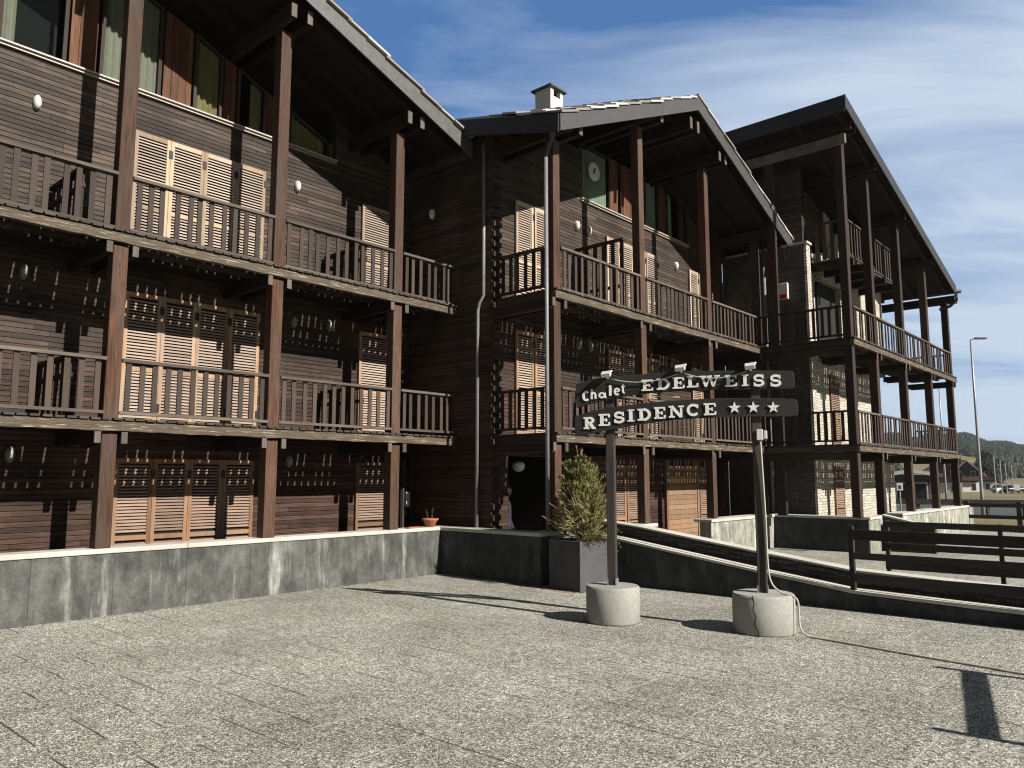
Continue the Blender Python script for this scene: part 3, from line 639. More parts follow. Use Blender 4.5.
# ================================================================== CHALET BLOCK 3 (far, open galleries)
def block_three():
    o = (19.2, 6.05, 0)
    r = thing('chalet_block', 'far chalet block with open corner galleries round whitewashed stone walls under a single-pitch roof', 'building', o, 'blocks of the timber residence')
    tf, tw = 6.03, 7.45; s0, s1 = 19.1, 29.5
    zf = lambda s, t: 10.94-.2675*(s-18.45)
    st = MB()
    st.box(20.12, 20.40, tw, 7.50, -.02, 8.0); st.box(20.402, 27.0, tw+.05, 7.75, -.02, 2.40); st.box(20.402, 25.45, tw+.05, 7.75, 2.402, 5.0); st.box(20.402, 21.2, tw+.22, 7.75, 5.0, 8.0); st.box(22.6, 26.5, tw, 7.75, 5.0, 8.6); st.box(21.2, 22.6, tw, 7.75, 7.2, 8.0)
    w = st.build('stone_wall', M['stone'], r)
    sd = MB(); sd.box(20.10, 20.395, 7.502, 9.86, -.02, 8.0); sd.box(26.7, 27.0, 7.752, 12, -.02, 2.4); sd.box(25.15, 25.45, 7.752, 12, 2.402, 5.0); sd.box(26.2, 26.5, 7.752, 12, 5.0, 8.6); sd.build('side_wall', M['stone_s'], r)  # same masonry as the front; the grey puts the side's shade into colour
    up, bk = MB(), MB(); log_wall(up, bk, 't', 7.6, 12, 20.3, 8.0, 10.3); log_wall(up, bk, 's', 20.5, 26.4, 7.9, 8.6, 9.9); u = up.build('upper_wall', M['clad'], r); bk.build('backing', M['back'], u)
    cap = MB(); cap.box(20.06, 20.45, 7.40, 9.8, 8.002, 8.06); cap.build('wall_cap', M['coping'], r)
    dk = MB(); dk.box(21.2, 22.6, 7.60, 7.65, 5.15, 7.2); dk.build('glass_door', M['dark'], r)
    for a, b, z0, z1 in ((21.45, 22.15, .02, 2.1), (21.45, 22.1, ZM+.18, 4.6)): shutter(r, a, b, z0, z1, tw+.05, 'lo')
    for a, b in ((22.75, 23.2), (23.6, 24.3)):
        pz = MB(); pz.box(a, b, 7.84, 7.9-.012, 8.62, 9.7); pz.build('window', M['curt_w'], r)
    P = [19.25, 21.1, 23.7, 26.45, 29.2]
    for s in P:
        t = 6.2; top = zf(s, t)-.36
        post(r, s, t, .84, ZM-.03, M['darkpost'], .2); post(r, s, t, ZM+.02, ZU-.03, M['darkpost'], .2); post(r, s, t, ZU+.02, top, M['darkpost'], .2)
        for k in (-1, 1): beam(r, 'purlin', (s+k*.15, tf-.2, top+.10), (s+k*.15, 10.5, top+.10), .1, .22, M['rafter'], grain=True)
        if s > 19.5:
            for z in (ZM, ZU): joist_pair(r, s, tf+.02, tw, z-.17, z-.004)
    for t in (8.02, 9.6): post(r, 19.25, t, 0 if t > 8.3 else .84, 10.2, M['darkpost'], .2)
    beam(r, 'header_beam', (19.02, 5.95, 10.12), (19.02, 10.6, 10.12), .12, .24, M['rail'])
    for z in (ZM, ZU):
        edge_beam(r, s0, s1, tf, z, z+.13, M['edge'])
        beam(r, 'side_beam', (s0+.05, tf+.105, z+.065), (s0+.05, 9.7, z+.065), .1, .13, M['edge_t']); beam(r, 'side_beam', (s0+.16, tf+.12, z-.1), (s0+.16, 9.7, z-.1), .1, .19, M['edge_t'])
        deck(r, s0, s1, tf-.02, tw-.01, z+.172); deck(r, s0, 20.08, tw+.01, 9.7, z+.172, 's')
        cross_joists(r, s0+.12, s1-.05, (6.62, 7.05), z+.092, z+.138)
        e = P
        for a, b in zip(e, e[1:]): railing(r, (a+.1, tf+.1), (b-.1, tf+.1), z+.15, z+.99, M['rail'], M['balu'], low=.06, step=.235)
        railing(r, (s0+.07, tf+.28), (s0+.07, 7.9), z+.15, z+.99, M['darkpost'], M['darkpost'], step=.2); railing(r, (s0+.07, 8.14), (s0+.07, 9.5), z+.15, z+.99, M['darkpost'], M['darkpost'], step=.2)
        railing(r, (s1-.07, tf+.2), (s1-.07, 7.4), z+.15, z+.99, M['rail'], M['balu'], step=.3)
    # small upper balcony on projecting beams
    ub = MB(); t0, t1 = 6.5, 7.85
    for k in range(10): ub.box(20.45, 24.45, t0+k*.136, t0+k*.136+.125, 7.50, 7.54)
    ubo = ub.build('upper_balcony', M['deck'], r)
    jb = MB()
    for s in (20.6, 21.4, 22.3, 23.3, 24.3): jb.box(s-.06, s+.06, t0-.1, 7.9, 7.32, 7.498)
    jb.build('balcony_joists', M['rafter'], ubo)
    rb = MB(); rb.bar((20.45, t0+.04, 8.56), (22.5, t0+.04, 8.56), .09, .05); rb.bar((22.9, t0+.04, 8.56), (24.45, t0+.04, 8.56), .09, .05); rb.bar((20.45, t0+.04, 7.62), (24.45, t0+.04, 7.62), .06, .05); rb.bar((20.49, t0+.09, 8.56), (20.49, t1, 8.56), .09, .05)
    for k in range(18):
        s = 20.5+k*.225
        if not 22.5 < s < 22.85: rb.box(s-.04, s+.04, t0+.03, t0+.055, 7.56, 8.535)
    for k in range(6): rb.box(20.48, 20.505, t0+.15+k*.2, t0+.24+k*.2, 7.56, 8.535)
    rb.build('balcony_railing', M['balu'], ubo)
    rf = MB(); rf.slab([(18.45, 5.75), (28.8, 5.75), (28.8, 11.5), (18.45, 11.5)], lambda s, t: zf(s, t)-.02, .12); ro = rf.build('roof', M['roofwood'], r)
    fa = MB(); sloped_board(fa, (18.42, 5.72, zf(18.42, 0)+.01), (28.82, 5.72, zf(28.82, 0)+.01), .33, 't', .03); fa.build('fascia', M['fascia_b'], ro)
    fb = MB(); sloped_board(fb, (18.42, 5.753, zf(18.42, 0)), (18.42, 11.5, zf(18.42, 0)), .40, 's', .03); fb.build('side_fascia', M['fascia_b'], ro)
    for t in (6.0, 7.0, 8.0, 9.0): beam(r, 'rafter', (18.6, t, zf(18.6, t)-.22), (28.7, t, zf(28.7, t)-.22), .1, .16, M['rafter'])
    gt = MB(); gt.tube([(28.86, 5.6, 8.0), (28.86, 7.7, 8.0)], .07, 10, .5); gt.build('gutter', M['pipedark'], r, smooth=True)
    downpipe(r, [(28.88, 5.75, 7.95), (28.92, 5.75, 7.72), (29.0, 5.98, 7.55), (29.12, 6.32, 7.5)], .05, M['pipedark'])
    downpipe(r, [(20.03, 8.6, 8.3), (20.03, 8.6, 0)], .045, M['pipe'])
    al = MB(); al.box(20.0, 20.098, 7.95, 8.2, 6.55, 7.0); ao = al.build('alarm_box', M['white'], r, bevel=.02)
    a2 = MB(); a2.box(19.98, 19.998, 7.98, 8.17, 6.57, 6.68); a2.build('alarm_light', M['redpaint'], ao)
    return r
block_three()

# ================================================================== parapets and garden walls
def wall_thing(name, label, boxes, copings, origin, mat, group='concrete terrace walls', cat='wall', cm='coping'):
    e = thing(name, label, cat, origin, group)
    mb = MB()
    for b in boxes: mb.box(*b)
    o = mb.build('wall_body', M[mat], e, bevel=.012)
    cp = MB()
    for c in copings: cp.box(*c)
    cp.build('coping', M[cm], e, bevel=.010); return e
e = wall_thing('terrace_wall', 'long stained concrete parapet wall at left under the nearest posts', [(-6, 10.08, 10.82, 11.08, -.02, .80)], [(-6, 5.2, 10.80, 11.16, .802, .868), (5.204, 10.06, 10.80, 11.16, .802, .866)], (10.1, 10.82, 0), 'conc')
e = wall_thing('terrace_wall', 'shaded dark concrete wall running back from the bowl to the planter box', [(10.083, 10.36, 8.37, 11.1, -.02, .80)], [(10.065, 10.40, 8.36, 11.16, .802, .866)], (10.1, 9.7, 0), 'conc_shade')
e = wall_thing('terrace_wall', 'short pale concrete wall with lit top behind the ramp, left of the plank door', [(10.38, 13.75, 8.37, 8.66, -.02, .80)], [(10.405, 13.78, 8.34, 8.80, .802, .866)], (12, 8.4, 0), 'conc_g')
e = wall_thing('terrace_wall', 'lit streaky concrete wall facing the court below the middle block', [(16.10, 19.5, 8.37, 8.66, -.02, .78)], [(16.07, 19.5, 8.34, 8.80, .782, .846)], (17.8, 8.4, 0), 'conc_g')
e = wall_thing('terrace_wall', 'shaded black concrete wall on the far side of the gravel court', [(19.503, 19.8, 6.07, 8.66, -.02, .78)], [(19.505, 19.84, 6.30, 8.80, .782, .846)], (19.6, 7.3, 0), 'conc_shade')
e = wall_thing('terrace_wall', 'narrow lit concrete wall end with yellow lichen by the steps', [(19.503, 20.36, 6.03, 6.068, -.02, .78), (19.803, 20.36, 6.07, 6.3, -.02, .78)], [(19.48, 20.38, 6.0, 6.297, .782, .846)], (19.9, 6.05, 0), 'conc_g')
e = wall_thing('terrace_wall', 'lit concrete parapet under the far gallery posts, beyond the steps', [(22.2, 30.6, 6.03, 6.3, -.02, .78)], [(22.17, 30.63, 6.0, 6.45, .782, .846)], (26, 6.1, 0), 'conc_g')
# sloping stair cheek by the far block
e = thing('stair_wall', 'sloping dark stair cheek wall with pale capping beside the black fence', 'wall', (20.5, 5.5, 0))
mb = MB(); mb.prism([(6.0, 0), (6.0, .84), (4.85, .58), (4.85, 0)], 's', 20.40, 20.62); mb.build('wall_body', M['conc_shade'], e)
mb = MB(); mb.prism([(6.0, .843), (6.0, .883), (4.82, .615), (4.82, .575)], 's', 20.37, 20.65); mb.build('coping', M['coping'], e)
st = thing('stairs', 'low concrete steps between the lit wall end and far parapet', 'steps', (21.3, 6.0, 0))
mb = MB()
for k in range(4): mb.box(20.64, 22.15, 5.2+k*.28, 6.3, -.02 if k == 0 else .15*k+.001, .15*(k+1))
mb.build('step_flight', M['conc'], st)
# ramp bed: front concrete wall with sloping pale coping, rear dry-stone wall with pale capping, soil between
prof = [(8.34, .86), (7.55, .77), (5.04, .43), (3.71, .265), (1.73, .205), (-2.0, .14)]
e = thing('ramp_wall', 'dark concrete wall with a sloping pale coping behind the two sign posts', 'wall', (11.1, 5, 0))
mb = MB(); mb.prism([(p[0], p[1]-.055) for p in prof]+[(-2, -.02), (8.34, -.02)], 's', 11.10, 11.34); mb.build('wall_body', M['conc_shade'], e)
cp = MB()
for a, b in ((11.08, 11.185), (11.235, 11.37)):
    cp.prism([(p[0], p[1]) for p in prof]+[(p[0], p[1]-.032) for p in prof[::-1]], 's', a, b, .5)
cp.build('coping', M['coping'], e)
sp = [(8.34, 1.03), (7.46, .95), (5.21, .65), (3.87, .485), (1.7, .40), (-2, .33)]
e = thing('stone_wall', 'low grey dry-stone wall with sloping pale capping behind the ramp wall', 'wall', (11.6, 5, 0))
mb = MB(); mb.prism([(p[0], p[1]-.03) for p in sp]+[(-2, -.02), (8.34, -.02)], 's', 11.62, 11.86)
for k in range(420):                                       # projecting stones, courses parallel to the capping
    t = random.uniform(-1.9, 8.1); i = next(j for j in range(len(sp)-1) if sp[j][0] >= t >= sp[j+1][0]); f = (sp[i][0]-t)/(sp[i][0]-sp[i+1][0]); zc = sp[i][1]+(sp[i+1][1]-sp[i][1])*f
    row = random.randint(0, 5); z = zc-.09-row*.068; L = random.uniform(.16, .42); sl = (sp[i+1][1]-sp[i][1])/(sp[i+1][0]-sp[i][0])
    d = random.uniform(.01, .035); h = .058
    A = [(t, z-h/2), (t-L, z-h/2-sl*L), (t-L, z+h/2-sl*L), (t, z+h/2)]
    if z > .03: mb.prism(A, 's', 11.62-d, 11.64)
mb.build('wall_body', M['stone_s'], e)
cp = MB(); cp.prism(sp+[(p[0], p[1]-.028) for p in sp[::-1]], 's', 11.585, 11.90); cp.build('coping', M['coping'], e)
sb = MB(); sb.prism([(p[0], p[1]-.10) for p in prof]+[(-2, -.02), (8.34, -.02)], 's', 11.342, 11.57); tag(sb.build('garden_bed', M['soil'], origin=(11.4, 4, 0)), kind='structure')

# ================================================================== the sign
Lp, Rp = Vector((1.27, 9.93, 0)), Vector((2.96, 9.30, 0)); SD = (Rp-Lp).normalized(); SA = math.atan2(SD.y, SD.x)
sign = bpy.data.objects.new('chalet_sign', None); COL.objects.link(sign); sign.location = Lp; sign.rotation_euler.z = SA
tag(sign, 'black two-board residence sign on wooden posts set in round concrete bases', 'sign'); sign['_o'] = [0, 0, 0]
SPAN = (Rp-Lp).length
for k, x in enumerate((0, SPAN)):
    mb = MB(); r0 = .335+.02*k; mb.lathe((x, 0, 0), [(r0-.01, 0), (r0, .02), (r0, .425), (r0-.015, .445), (.02, .45)], 40, .5)
    b = mb.build('concrete_base', M['base'], sign, smooth=False)
    for p in b.data.polygons: p.use_smooth = abs(p.normal.z) < .5
    if k:
        c = MB(); pts = [(-.10, .452), (-.085, .36), (-.10, .30), (-.07, .22), (-.085, .14), (-.05, .06), (-.045, .0)]
        for (xa, za), (xb, zb) in zip(pts, pts[1:]):
            ya, yb = -math.sqrt(r0**2-xa**2), -math.sqrt(r0**2-xb**2); c.bar((x+xa, ya-.0005, za), (x+xb, yb-.0005, zb), .011, .004, up=(0, 1, 0))
        c.build('crack', M['back'], b)
    mb = MB(); mb.box(x-.055, x+.055, -.05, .05, .44, 2.99); mb.build('post', M['signpost'], sign, bevel=.008)
    mb = MB(); mb.box(x-.062, x-.045, -.058, .058, .451, .53); mb.box(x+.045, x+.062, -.058, .058, .451, .53); mb.build('post_shoe', M['galv'], sign)
def smooth_line(pts, n=8):
    out = []
    for i in range(len(pts)-1):
        p0 = pts[max(i-1, 0)]; p1 = pts[i]; p2 = pts[i+1]; p3 = pts[min(i+2, len(pts)-1)]
        for k in range(n):
            u = k/n
            out.append(tuple(.5*((2*p1[j])+(-p0[j]+p2[j])*u+(2*p0[j]-5*p1[j]+4*p2[j]-p3[j])*u*u+(-p0[j]+3*p1[j]-3*p2[j]+p3[j])*u**3) for j in (0, 1)))
    out.append(pts[-1]); return out
b1t = [(-.435, 3.01), (-.11, 3.074), (.414, 3.096), (1.016, 3.106), (1.639, 3.086), (2.225, 3.056)]
b1b = [(-.425, 2.695), (-.113, 2.766), (.15, 2.812), (.408, 2.84), (.662, 2.856), (1.155, 2.866), (2.235, 2.838)]
b2t = [(-.455, 2.585), (-.114, 2.665), (.406, 2.725), (1.152, 2.756), (1.859, 2.743), (2.25, 2.717)]
b2b = [(-.45, 2.325), (-.345, 2.332), (.143, 2.42), (.654, 2.488), (1.145, 2.519), (1.85, 2.516), (2.255, 2.512)]
YF = -.085                                        # front face of the boards
boards = []
for top, bot in ((b1t, b1b), (b2t, b2b)):
    rr = .03
    tp = smooth_line(top); bt = smooth_line(bot)
    ex, z0, z1 = tp[-1][0], bt[-1][1], tp[-1][1]
    tp = tp[:-1]+[(ex, z1), (ex+.02, z1-.012), (ex+.03, z1-.045)]; bt = bt[:-1]+[(ex, z0), (ex+.022, z0+.012), (ex+.032, z0+.05)]
    poly = bt+tp[::-1]
    mb = MB(); mb.prism(poly, 't', YF, YF+.032, .4); b = mb.build('sign_board', M['board'], sign, bevel=.006); boards.append(b)
# carved slab letters (unit box, y up; strokes as polylines)
def arc(cx, cy, rx, ry, a0, a1, n=12): return [(cx+rx*math.cos(R(a0+(a1-a0)*k/n)), cy+ry*math.sin(R(a0+(a1-a0)*k/n))) for k in range(n+1)]
HW, VW, SF = .26, .15, .13                       # heavy stem, light stroke, serif heights
G = {
 'E': [([(.26, 0), (.26, 1)], HW), ([(0, .065), (.88, .065)], SF), ([(0, .935), (.86, .935)], SF), ([(.3, .5), (.66, .5)], SF), ([(.86, .02), (.90, .30)], .12), ([(.84, .98), (.88, .70)], .12), ([(.64, .36), (.64, .64)], .11)],
 'D': [([(.26, 0), (.26, 1)], HW), ([(0, .065), (.5, .065)], SF), ([(0, .935), (.5, .935)], SF), (arc(.45, .5, .42, .435, -90, 90), .2)],
 'L': [([(.28, 0), (.28, 1)], HW), ([(0, .065), (.9, .065)], SF), ([(0, .935), (.56, .935)], SF), ([(.9, .02), (.94, .36)], .13)],
 'W': [([(.14, .95), (.32, .04)], .19), ([(.32, .04), (.5, .8)], .12), ([(.5, .9), (.68, .04)], .19), ([(.68, .04), (.88, .95)], .11), ([(0, .94), (.32, .94)], .12), ([(.38, .94), (.62, .94)], .12), ([(.74, .94), (1, .94)], .12)],
 'I': [([(.5, 0), (.5, 1)], .36), ([(.08, .065), (.92, .065)], SF), ([(.08, .935), (.92, .935)], SF)],
 'S': [(arc(.5, .73, .33, .20, 20, 180)+arc(.5, .70, .33, .2, 180, 250)[1:]+[(.5, .5)]+arc(.5, .29, .36, .21, 70, 0)+arc(.5, .27, .36, .20, 0, -160)[1:], .2), ([(.86, .98), (.86, .64)], .1), ([(.12, .36), (.12, .02)], .1)],
 'R': [([(.26, 0), (.26, 1)], HW), ([(0, .065), (.5, .065)], SF), ([(0, .935), (.5, .935)], SF), (arc(.46, .72, .34, .215, 90, -90), .18), ([(.3, .5), (.5, .5)], .12), ([(.52, .48), (.82, .06)], .22), ([(.72, .06), (1, .06)], SF)],
 'N': [([(.18, 0), (.18, 1)], .15), ([(.82, 0), (.82, 1)], .15), ([(.18, .96), (.82, .04)], .24), ([(0, .065), (.38, .065)], SF), ([(0, .935), (.3, .935)], SF), ([(.64, .935), (1, .935)], SF)],
 'c': [(arc(.55, .5, .42, .42, 42, 318, 18), .2), ([(.88, .98), (.88, .64)], .11)],
 'C': [(arc(.55, .5, .42, .42, 50, 310, 16), .19)],
 'h': [([(.18, 0), (.22, 1)], .19), (arc(.5, .34, .3, .26, 170, 0, 8)+[(.82, .02)], .19)],
 'a': [(arc(.42, .42, .34, .36, 20, 380, 16), .2), ([(.82, .82), (.84, .05), (1, .05)], .18)],
 'l': [([(.5, .02), (.5, 1)], .45)],
 'e': [([(.12, .45), (.86, .55)], .15)]+[(arc(.5, .48, .38, .42, 10, 310, 14), .2)],
 't': [([(.48, 1), (.45, .12), (.8, .06)], .24), ([(.1, .68), (.92, .74)], .15)],
}
def letter(parent, ch, x0, z0, x1, z1, shear=0):
    mb = MB(); w, h = x1-x0, z1-z0; y1 = YF+.004; k = 0
    if ch == '*':
        cx, cz, rr = (x0+x1)/2, (z0+z1)/2-.005, min(w, h)*.53
        mb.prism([(cx+rr*(1 if i % 2 == 0 else .40)*math.sin(i*math.pi/5), cz+rr*(1 if i % 2 == 0 else .40)*math.cos(i*math.pi/5)) for i in range(10)][::-1], 't', YF-.014, y1)
        return mb.build('star', M['letter'], parent)
    for pts, wd in G[ch]:
        P = [(x0+p[0]*w+shear*w*p[1], z0+p[1]*h) for p in pts]; hw = wd*min(w, h)/2*(1.5 if ch.islower() and ch != 'c' or ch == 'C' else 1.1); lf = []; rt = []
        for i, p in enumerate(P):
            a, b = P[max(i-1, 0)], P[min(i+1, len(P)-1)]; d = Vector((b[0]-a[0], b[1]-a[1])).normalized()
            lf.append((p[0]-d.y*hw, p[1]+d.x*hw)); rt.append((p[0]+d.y*hw, p[1]-d.x*hw))
        k += 1; yf = YF-.013-.0006*k
        for i in range(len(P)-1):                # one continuous ribbon per stroke
            mb.prism([rt[i], rt[i+1], lf[i+1], lf[i]], 't', yf, y1)
    return mb.build('letter', M['letter'], parent)
T1 = [('C', -.342, 2.779, -.246, 2.909), ('h', -.234, 2.80, -.153, 2.933), ('a', -.124, 2.813, -.027, 2.892), ('l', .005, 2.833, .049, 2.971), ('e', .077, 2.842, .156, 2.934), ('t', .166, 2.86, .223, 2.98),
      ('E', .433, 2.882, .589, 3.022), ('D', .626, 2.888, .789, 3.029), ('E', .825, 2.894, .978, 3.036), ('L', 1.0, 2.902, 1.139, 3.046), ('W', 1.150, 2.90, 1.40, 3.04), ('E', 1.46, 2.896, 1.606, 3.034), ('I', 1.646, 2.892, 1.74, 3.034), ('S', 1.785, 2.883, 1.92, 3.026), ('S', 1.977, 2.875, 2.112, 3.014)]
T2 = [('R', -.329, 2.415, -.175, 2.567), ('E', -.129, 2.451, .026, 2.603), ('S', .066, 2.483, .208, 2.625), ('I', .235, 2.495, .339, 2.651), ('D', .377, 2.507, .546, 2.655), ('E', .586, 2.523, .733, 2.67), ('N', .769, 2.534, .953, 2.679), ('c', .986, 2.548, 1.137, 2.694), ('E', 1.196, 2.552, 1.351, 2.698), ('*', 1.483, 2.566, 1.637, 2.709), ('*', 1.703, 2.565, 1.854, 2.706), ('*', 1.932, 2.558, 2.081, 2.699)]
for bd, T in zip(boards, (T1, T2)):
    for q in T: letter(bd, *q)
for x, z in ((-.01, 3.06), (.93, 3.095), (1.76, 3.075)):    # small floodlights clipped on the top board
    mb = MB(); mb.bar((x, -.04, z-.02), (x, -.12, z+.03), .03, .02); mb.bar((x-.06, -.15, z+.045), (x+.06, -.15, z+.055), .10, .055, up=(0, -.5, 1)); mb.bar((x-.06, -.12, z+.07), (x+.07, -.14, z+.085), .08, .02, up=(0, -.4, 1))
    mb.build('spotlight', M['white'], sign, bevel=.006)
wr = MB()
for (xa, za), (xb, zb) in (((.05, 3.05), (.90, 3.08)), ((.97, 3.08), (1.72, 3.07))):
    pts = []
    for k in range(13):
        u = k/12; pts.append((xa+(xb-xa)*u, -.112, za+(zb-za)*u-.12*4*u*(1-u)*.6))
    wr.tube(pts, .007, 6, .5)
wr.tube([(.55, -.04, 2.83), (.62, -.05, 2.81), (.8, -.05, 2.795), (.9, -.045, 2.79)], .007, 6, .5)
wr.build('lamp_wire', M['cable'], sign, smooth=True)
mb = MB(); mb.box(SPAN+.0, SPAN+.075, -.11, -.052, 2.235, 2.365); mb.box(SPAN+.085, SPAN+.12, -.10, -.052, 2.25, 2.35); mb.build('junction_box', M['white'], sign, bevel=.006)
# supply cable down the right post and across the paving
def sw(x, y, z): return Lp+SD*x+Vector((-SD.y, SD.x, 0))*y+Vector((0, 0, z))
def stw(s, t, z): return W(s, t, z)
pts = [sw(SPAN+.04, -.085, 2.235), sw(SPAN+.05, -.075, 1.9), sw(SPAN+.065, -.07, 1.3), sw(SPAN+.07, -.07, .8), sw(SPAN+.10, -.08, .58), sw(SPAN+.2, -.1, .475), sw(SPAN+.33, -.12, .44), sw(SPAN+.385, -.13, .38), sw(SPAN+.39, -.14, .22), sw(SPAN+.40, -.16, .1), sw(SPAN+.45, -.19, .03), sw(SPAN+.55, -.22, .011)]
g0 = pts[-1]; g1 = W(8.57, 1.38, .011); 
for k in range(1, 9):
    u = k/8; p = g0.lerp(g1, u); p += Vector((-.35, .94, 0))*(-.035*math.sin(u*3.1)+.012*math.sin(u*9)); pts.append(p)
pts += [W(8.55, .2, .011), W(8.6, -1.5, .011)]
def sm3(P, n=6):
    out = []
    for i in range(len(P)-1):
        p0, p1, p2, p3 = P[max(i-1, 0)], P[i], P[i+1], P[min(i+2, len(P)-1)]
        for k in range(n):
            u = k/n; out.append(.5*((2*p1)+(p2-p0)*u+(2*p0-5*p1+4*p2-p3)*u*u+(-p0+3*p1-3*p2+p3)*u**3))
    return out+[P[-1]]
mb = MB(); mb.tube(sm3(pts), .0105, 8, .5); tag(mb.build('power_cable', M['cable'], world=True, smooth=True), 'pale cable dropping from the sign post and lying across the paving', 'cable')

# ================================================================== planter, conifer, small things
pr = R(-10); pc = (10.33, 7.72)
def protate(x, y): return (pc[0]+x*math.cos(pr)-y*math.sin(pr), pc[1]+x*math.sin(pr)+y*math.cos(pr))
pl = thing('planter_box', 'square grey planter box holding the conifer beside the shaded wall', 'planter', (pc[0], pc[1], 0))
hw = .37; H = .78
mb = MB()
def ringbox(z0, z1, a, tn=.5):
    mb.prism([protate(x*a, y*a) for x, y in ((-1, -1), (1, -1), (1, 1), (-1, 1))], 'z', z0, z1, tn)
for sx, sy, wx, wy in ((-1, 0, .02, hw), (1, 0, .02, hw), (0, -1, hw-.041, .02), (0, 1, hw-.041, .02)):
    cx, cy = sx*(hw-.02), sy*(hw-.02)
    mb.prism([protate(cx-wx, cy-wy), protate(cx+wx, cy-wy), protate(cx+wx, cy+wy), protate(cx-wx, cy+wy)], 'z', 0, H)
mb.build('box', M['planter'], pl)
mb = MB(); ringbox(.02, H-.06, hw-.042); mb.build('soil', M['soil'], pl)
def conifer(root, o, h, rad, seed, nb=190):
    rnd = random.Random(seed); cr = MB()
    tr = MB(); tr.tube([(o[0], o[1], o[2]), (o[0]+.02, o[1], o[2]+h*.5), (o[0], o[1]+.01, o[2]+h*.9)], [.03, .02, .006], 7); tr.build('trunk', M['bark'], root)
    def spray(p0, d, L, n, tn, nl):
        p = Vector(p0); d = d.normalized(); q = p+d*L
        x = d.cross(Vector((0, 0, 1)));  x = x.normalized() if x.length > .05 else Vector((1, 0, 0)); y = d.cross(x)
        cr.bar(p, q, .006, .006, .95)
        for i in range(n):
            u = .12+.88*(i+rnd.random())/n; c = p.lerp(q, u); a = rnd.uniform(0, 6.28)
            nd = (d*rnd.uniform(.5, 1.1)+(x*math.cos(a)+y*math.sin(a))*rnd.uniform(.5, 1)).normalized()
            e = c+nd*nl*rnd.uniform(.6, 1.2); wv = nd.cross(d); wv = wv.normalized()*.0045 if wv.length > 1e-3 else x*.0045
            cr.add([c-wv, c+wv, e+wv*.4, e-wv*.4], [(0, 1, 2, 3)], min(1, max(0, tn+rnd.gauss(0, .14))))
    for b in range(nb):
        u = (b+rnd.random())/nb; u = u**.85; z = h*(.04+.86*u); a = b*2.399+rnd.uniform(-.4, .4)
        prof_r = rad*(1.0 if u < .3 else 1-((u-.3)/.7)**1.25)*rnd.uniform(.7, 1.12)*(.86+.14*min(1, u/.2))
        el = rnd.uniform(.35, .75)+u*.55
        d = Vector((math.cos(a)*math.cos(el), math.sin(a)*math.cos(el), math.sin(el)))
        p0 = Vector((o[0], o[1], o[2]+z*.9)); L = max(.14, prof_r/math.cos(min(el, 1.15))*.78)
        dry = u < .35 and (math.cos(a-2.6) > .1)
        tn = rnd.uniform(.25, .62) if not dry else rnd.uniform(.7, .98)
        base = p0+d*L*.25
        spray(base, d, L*.75, 13 if dry else 26, tn, .055)
        for k in range(3 if dry else 5):
            q = base+d*L*.75*rnd.uniform(.15, .85); d2 = (d+Vector((rnd.uniform(-.8, .8), rnd.uniform(-.8, .8), rnd.uniform(0, .9)))).normalized()
            spray(q, d2, L*rnd.uniform(.22, .42), 6 if dry else 17, tn+rnd.uniform(-.08, .12), .05)
    for k in range(110):                                 # low skirt, drier and more tangled
        a = rnd.uniform(0, 6.28); el = rnd.uniform(-.05, .55); d = Vector((math.cos(a)*math.cos(el), math.sin(a)*math.cos(el), math.sin(el)))
        L = rad*rnd.uniform(.55, 1.12); dry = math.cos(a-2.6) > -.1 and rnd.random() < .7; p0 = Vector((o[0], o[1], o[2]+rnd.uniform(.02, .42)))
        spray(p0, d, L, 12 if dry else 26, rnd.uniform(.7, .98) if dry else rnd.uniform(.1, .55), .05)
        for j in range(3): spray(p0+d*L*rnd.uniform(.3, .9), d+Vector((rnd.uniform(-.9, .9), rnd.uniform(-.9, .9), rnd.uniform(-.1, .9))), L*rnd.uniform(.2, .45), 6 if dry else 16, .9 if dry else rnd.uniform(.2, .6), .045)
    for k in range(5): spray((o[0], o[1], o[2]+h*.78), Vector((rnd.uniform(-.2, .2), rnd.uniform(-.2, .2), 1)), h*rnd.uniform(.14, .26), 22, .7, .04)
    cr.build('crown', M['needle'], root)
tr = thing('conifer_tree', 'small yellowish conifer shrub with dry lower twigs growing in the planter', 'tree', (10.36, 7.74, .72))
conifer(tr, (10.36, 7.74, .72), 1.58, .52, 5, 430)
iv = MB(); rnd = random.Random(3)
for k in range(900):                                     # low greenery hanging over the planter rim
    s = 10.33+rnd.uniform(-.36, .5); t = 7.36+rnd.gauss(0, .09); z = .80+rnd.uniform(-.28 if s > 10.45 else -.02, .14)
    a = rnd.uniform(0, 6.28); d = Vector((math.cos(a), math.sin(a), rnd.uniform(-.8, .6)))*.035; x = Vector((-math.sin(a), math.cos(a), 0))*.008
    p = Vector((s, t, z)); iv.add([p-x, p+x, p+d+x*.5, p+d-x*.5], [(0, 1, 2, 3)], rnd.uniform(.05, .55))
tag(iv.build('trailing_plant', M['needle'], origin=(10.4, 7.4, .78)), 'dark green trailing plant hanging over the planter rim', 'plant')
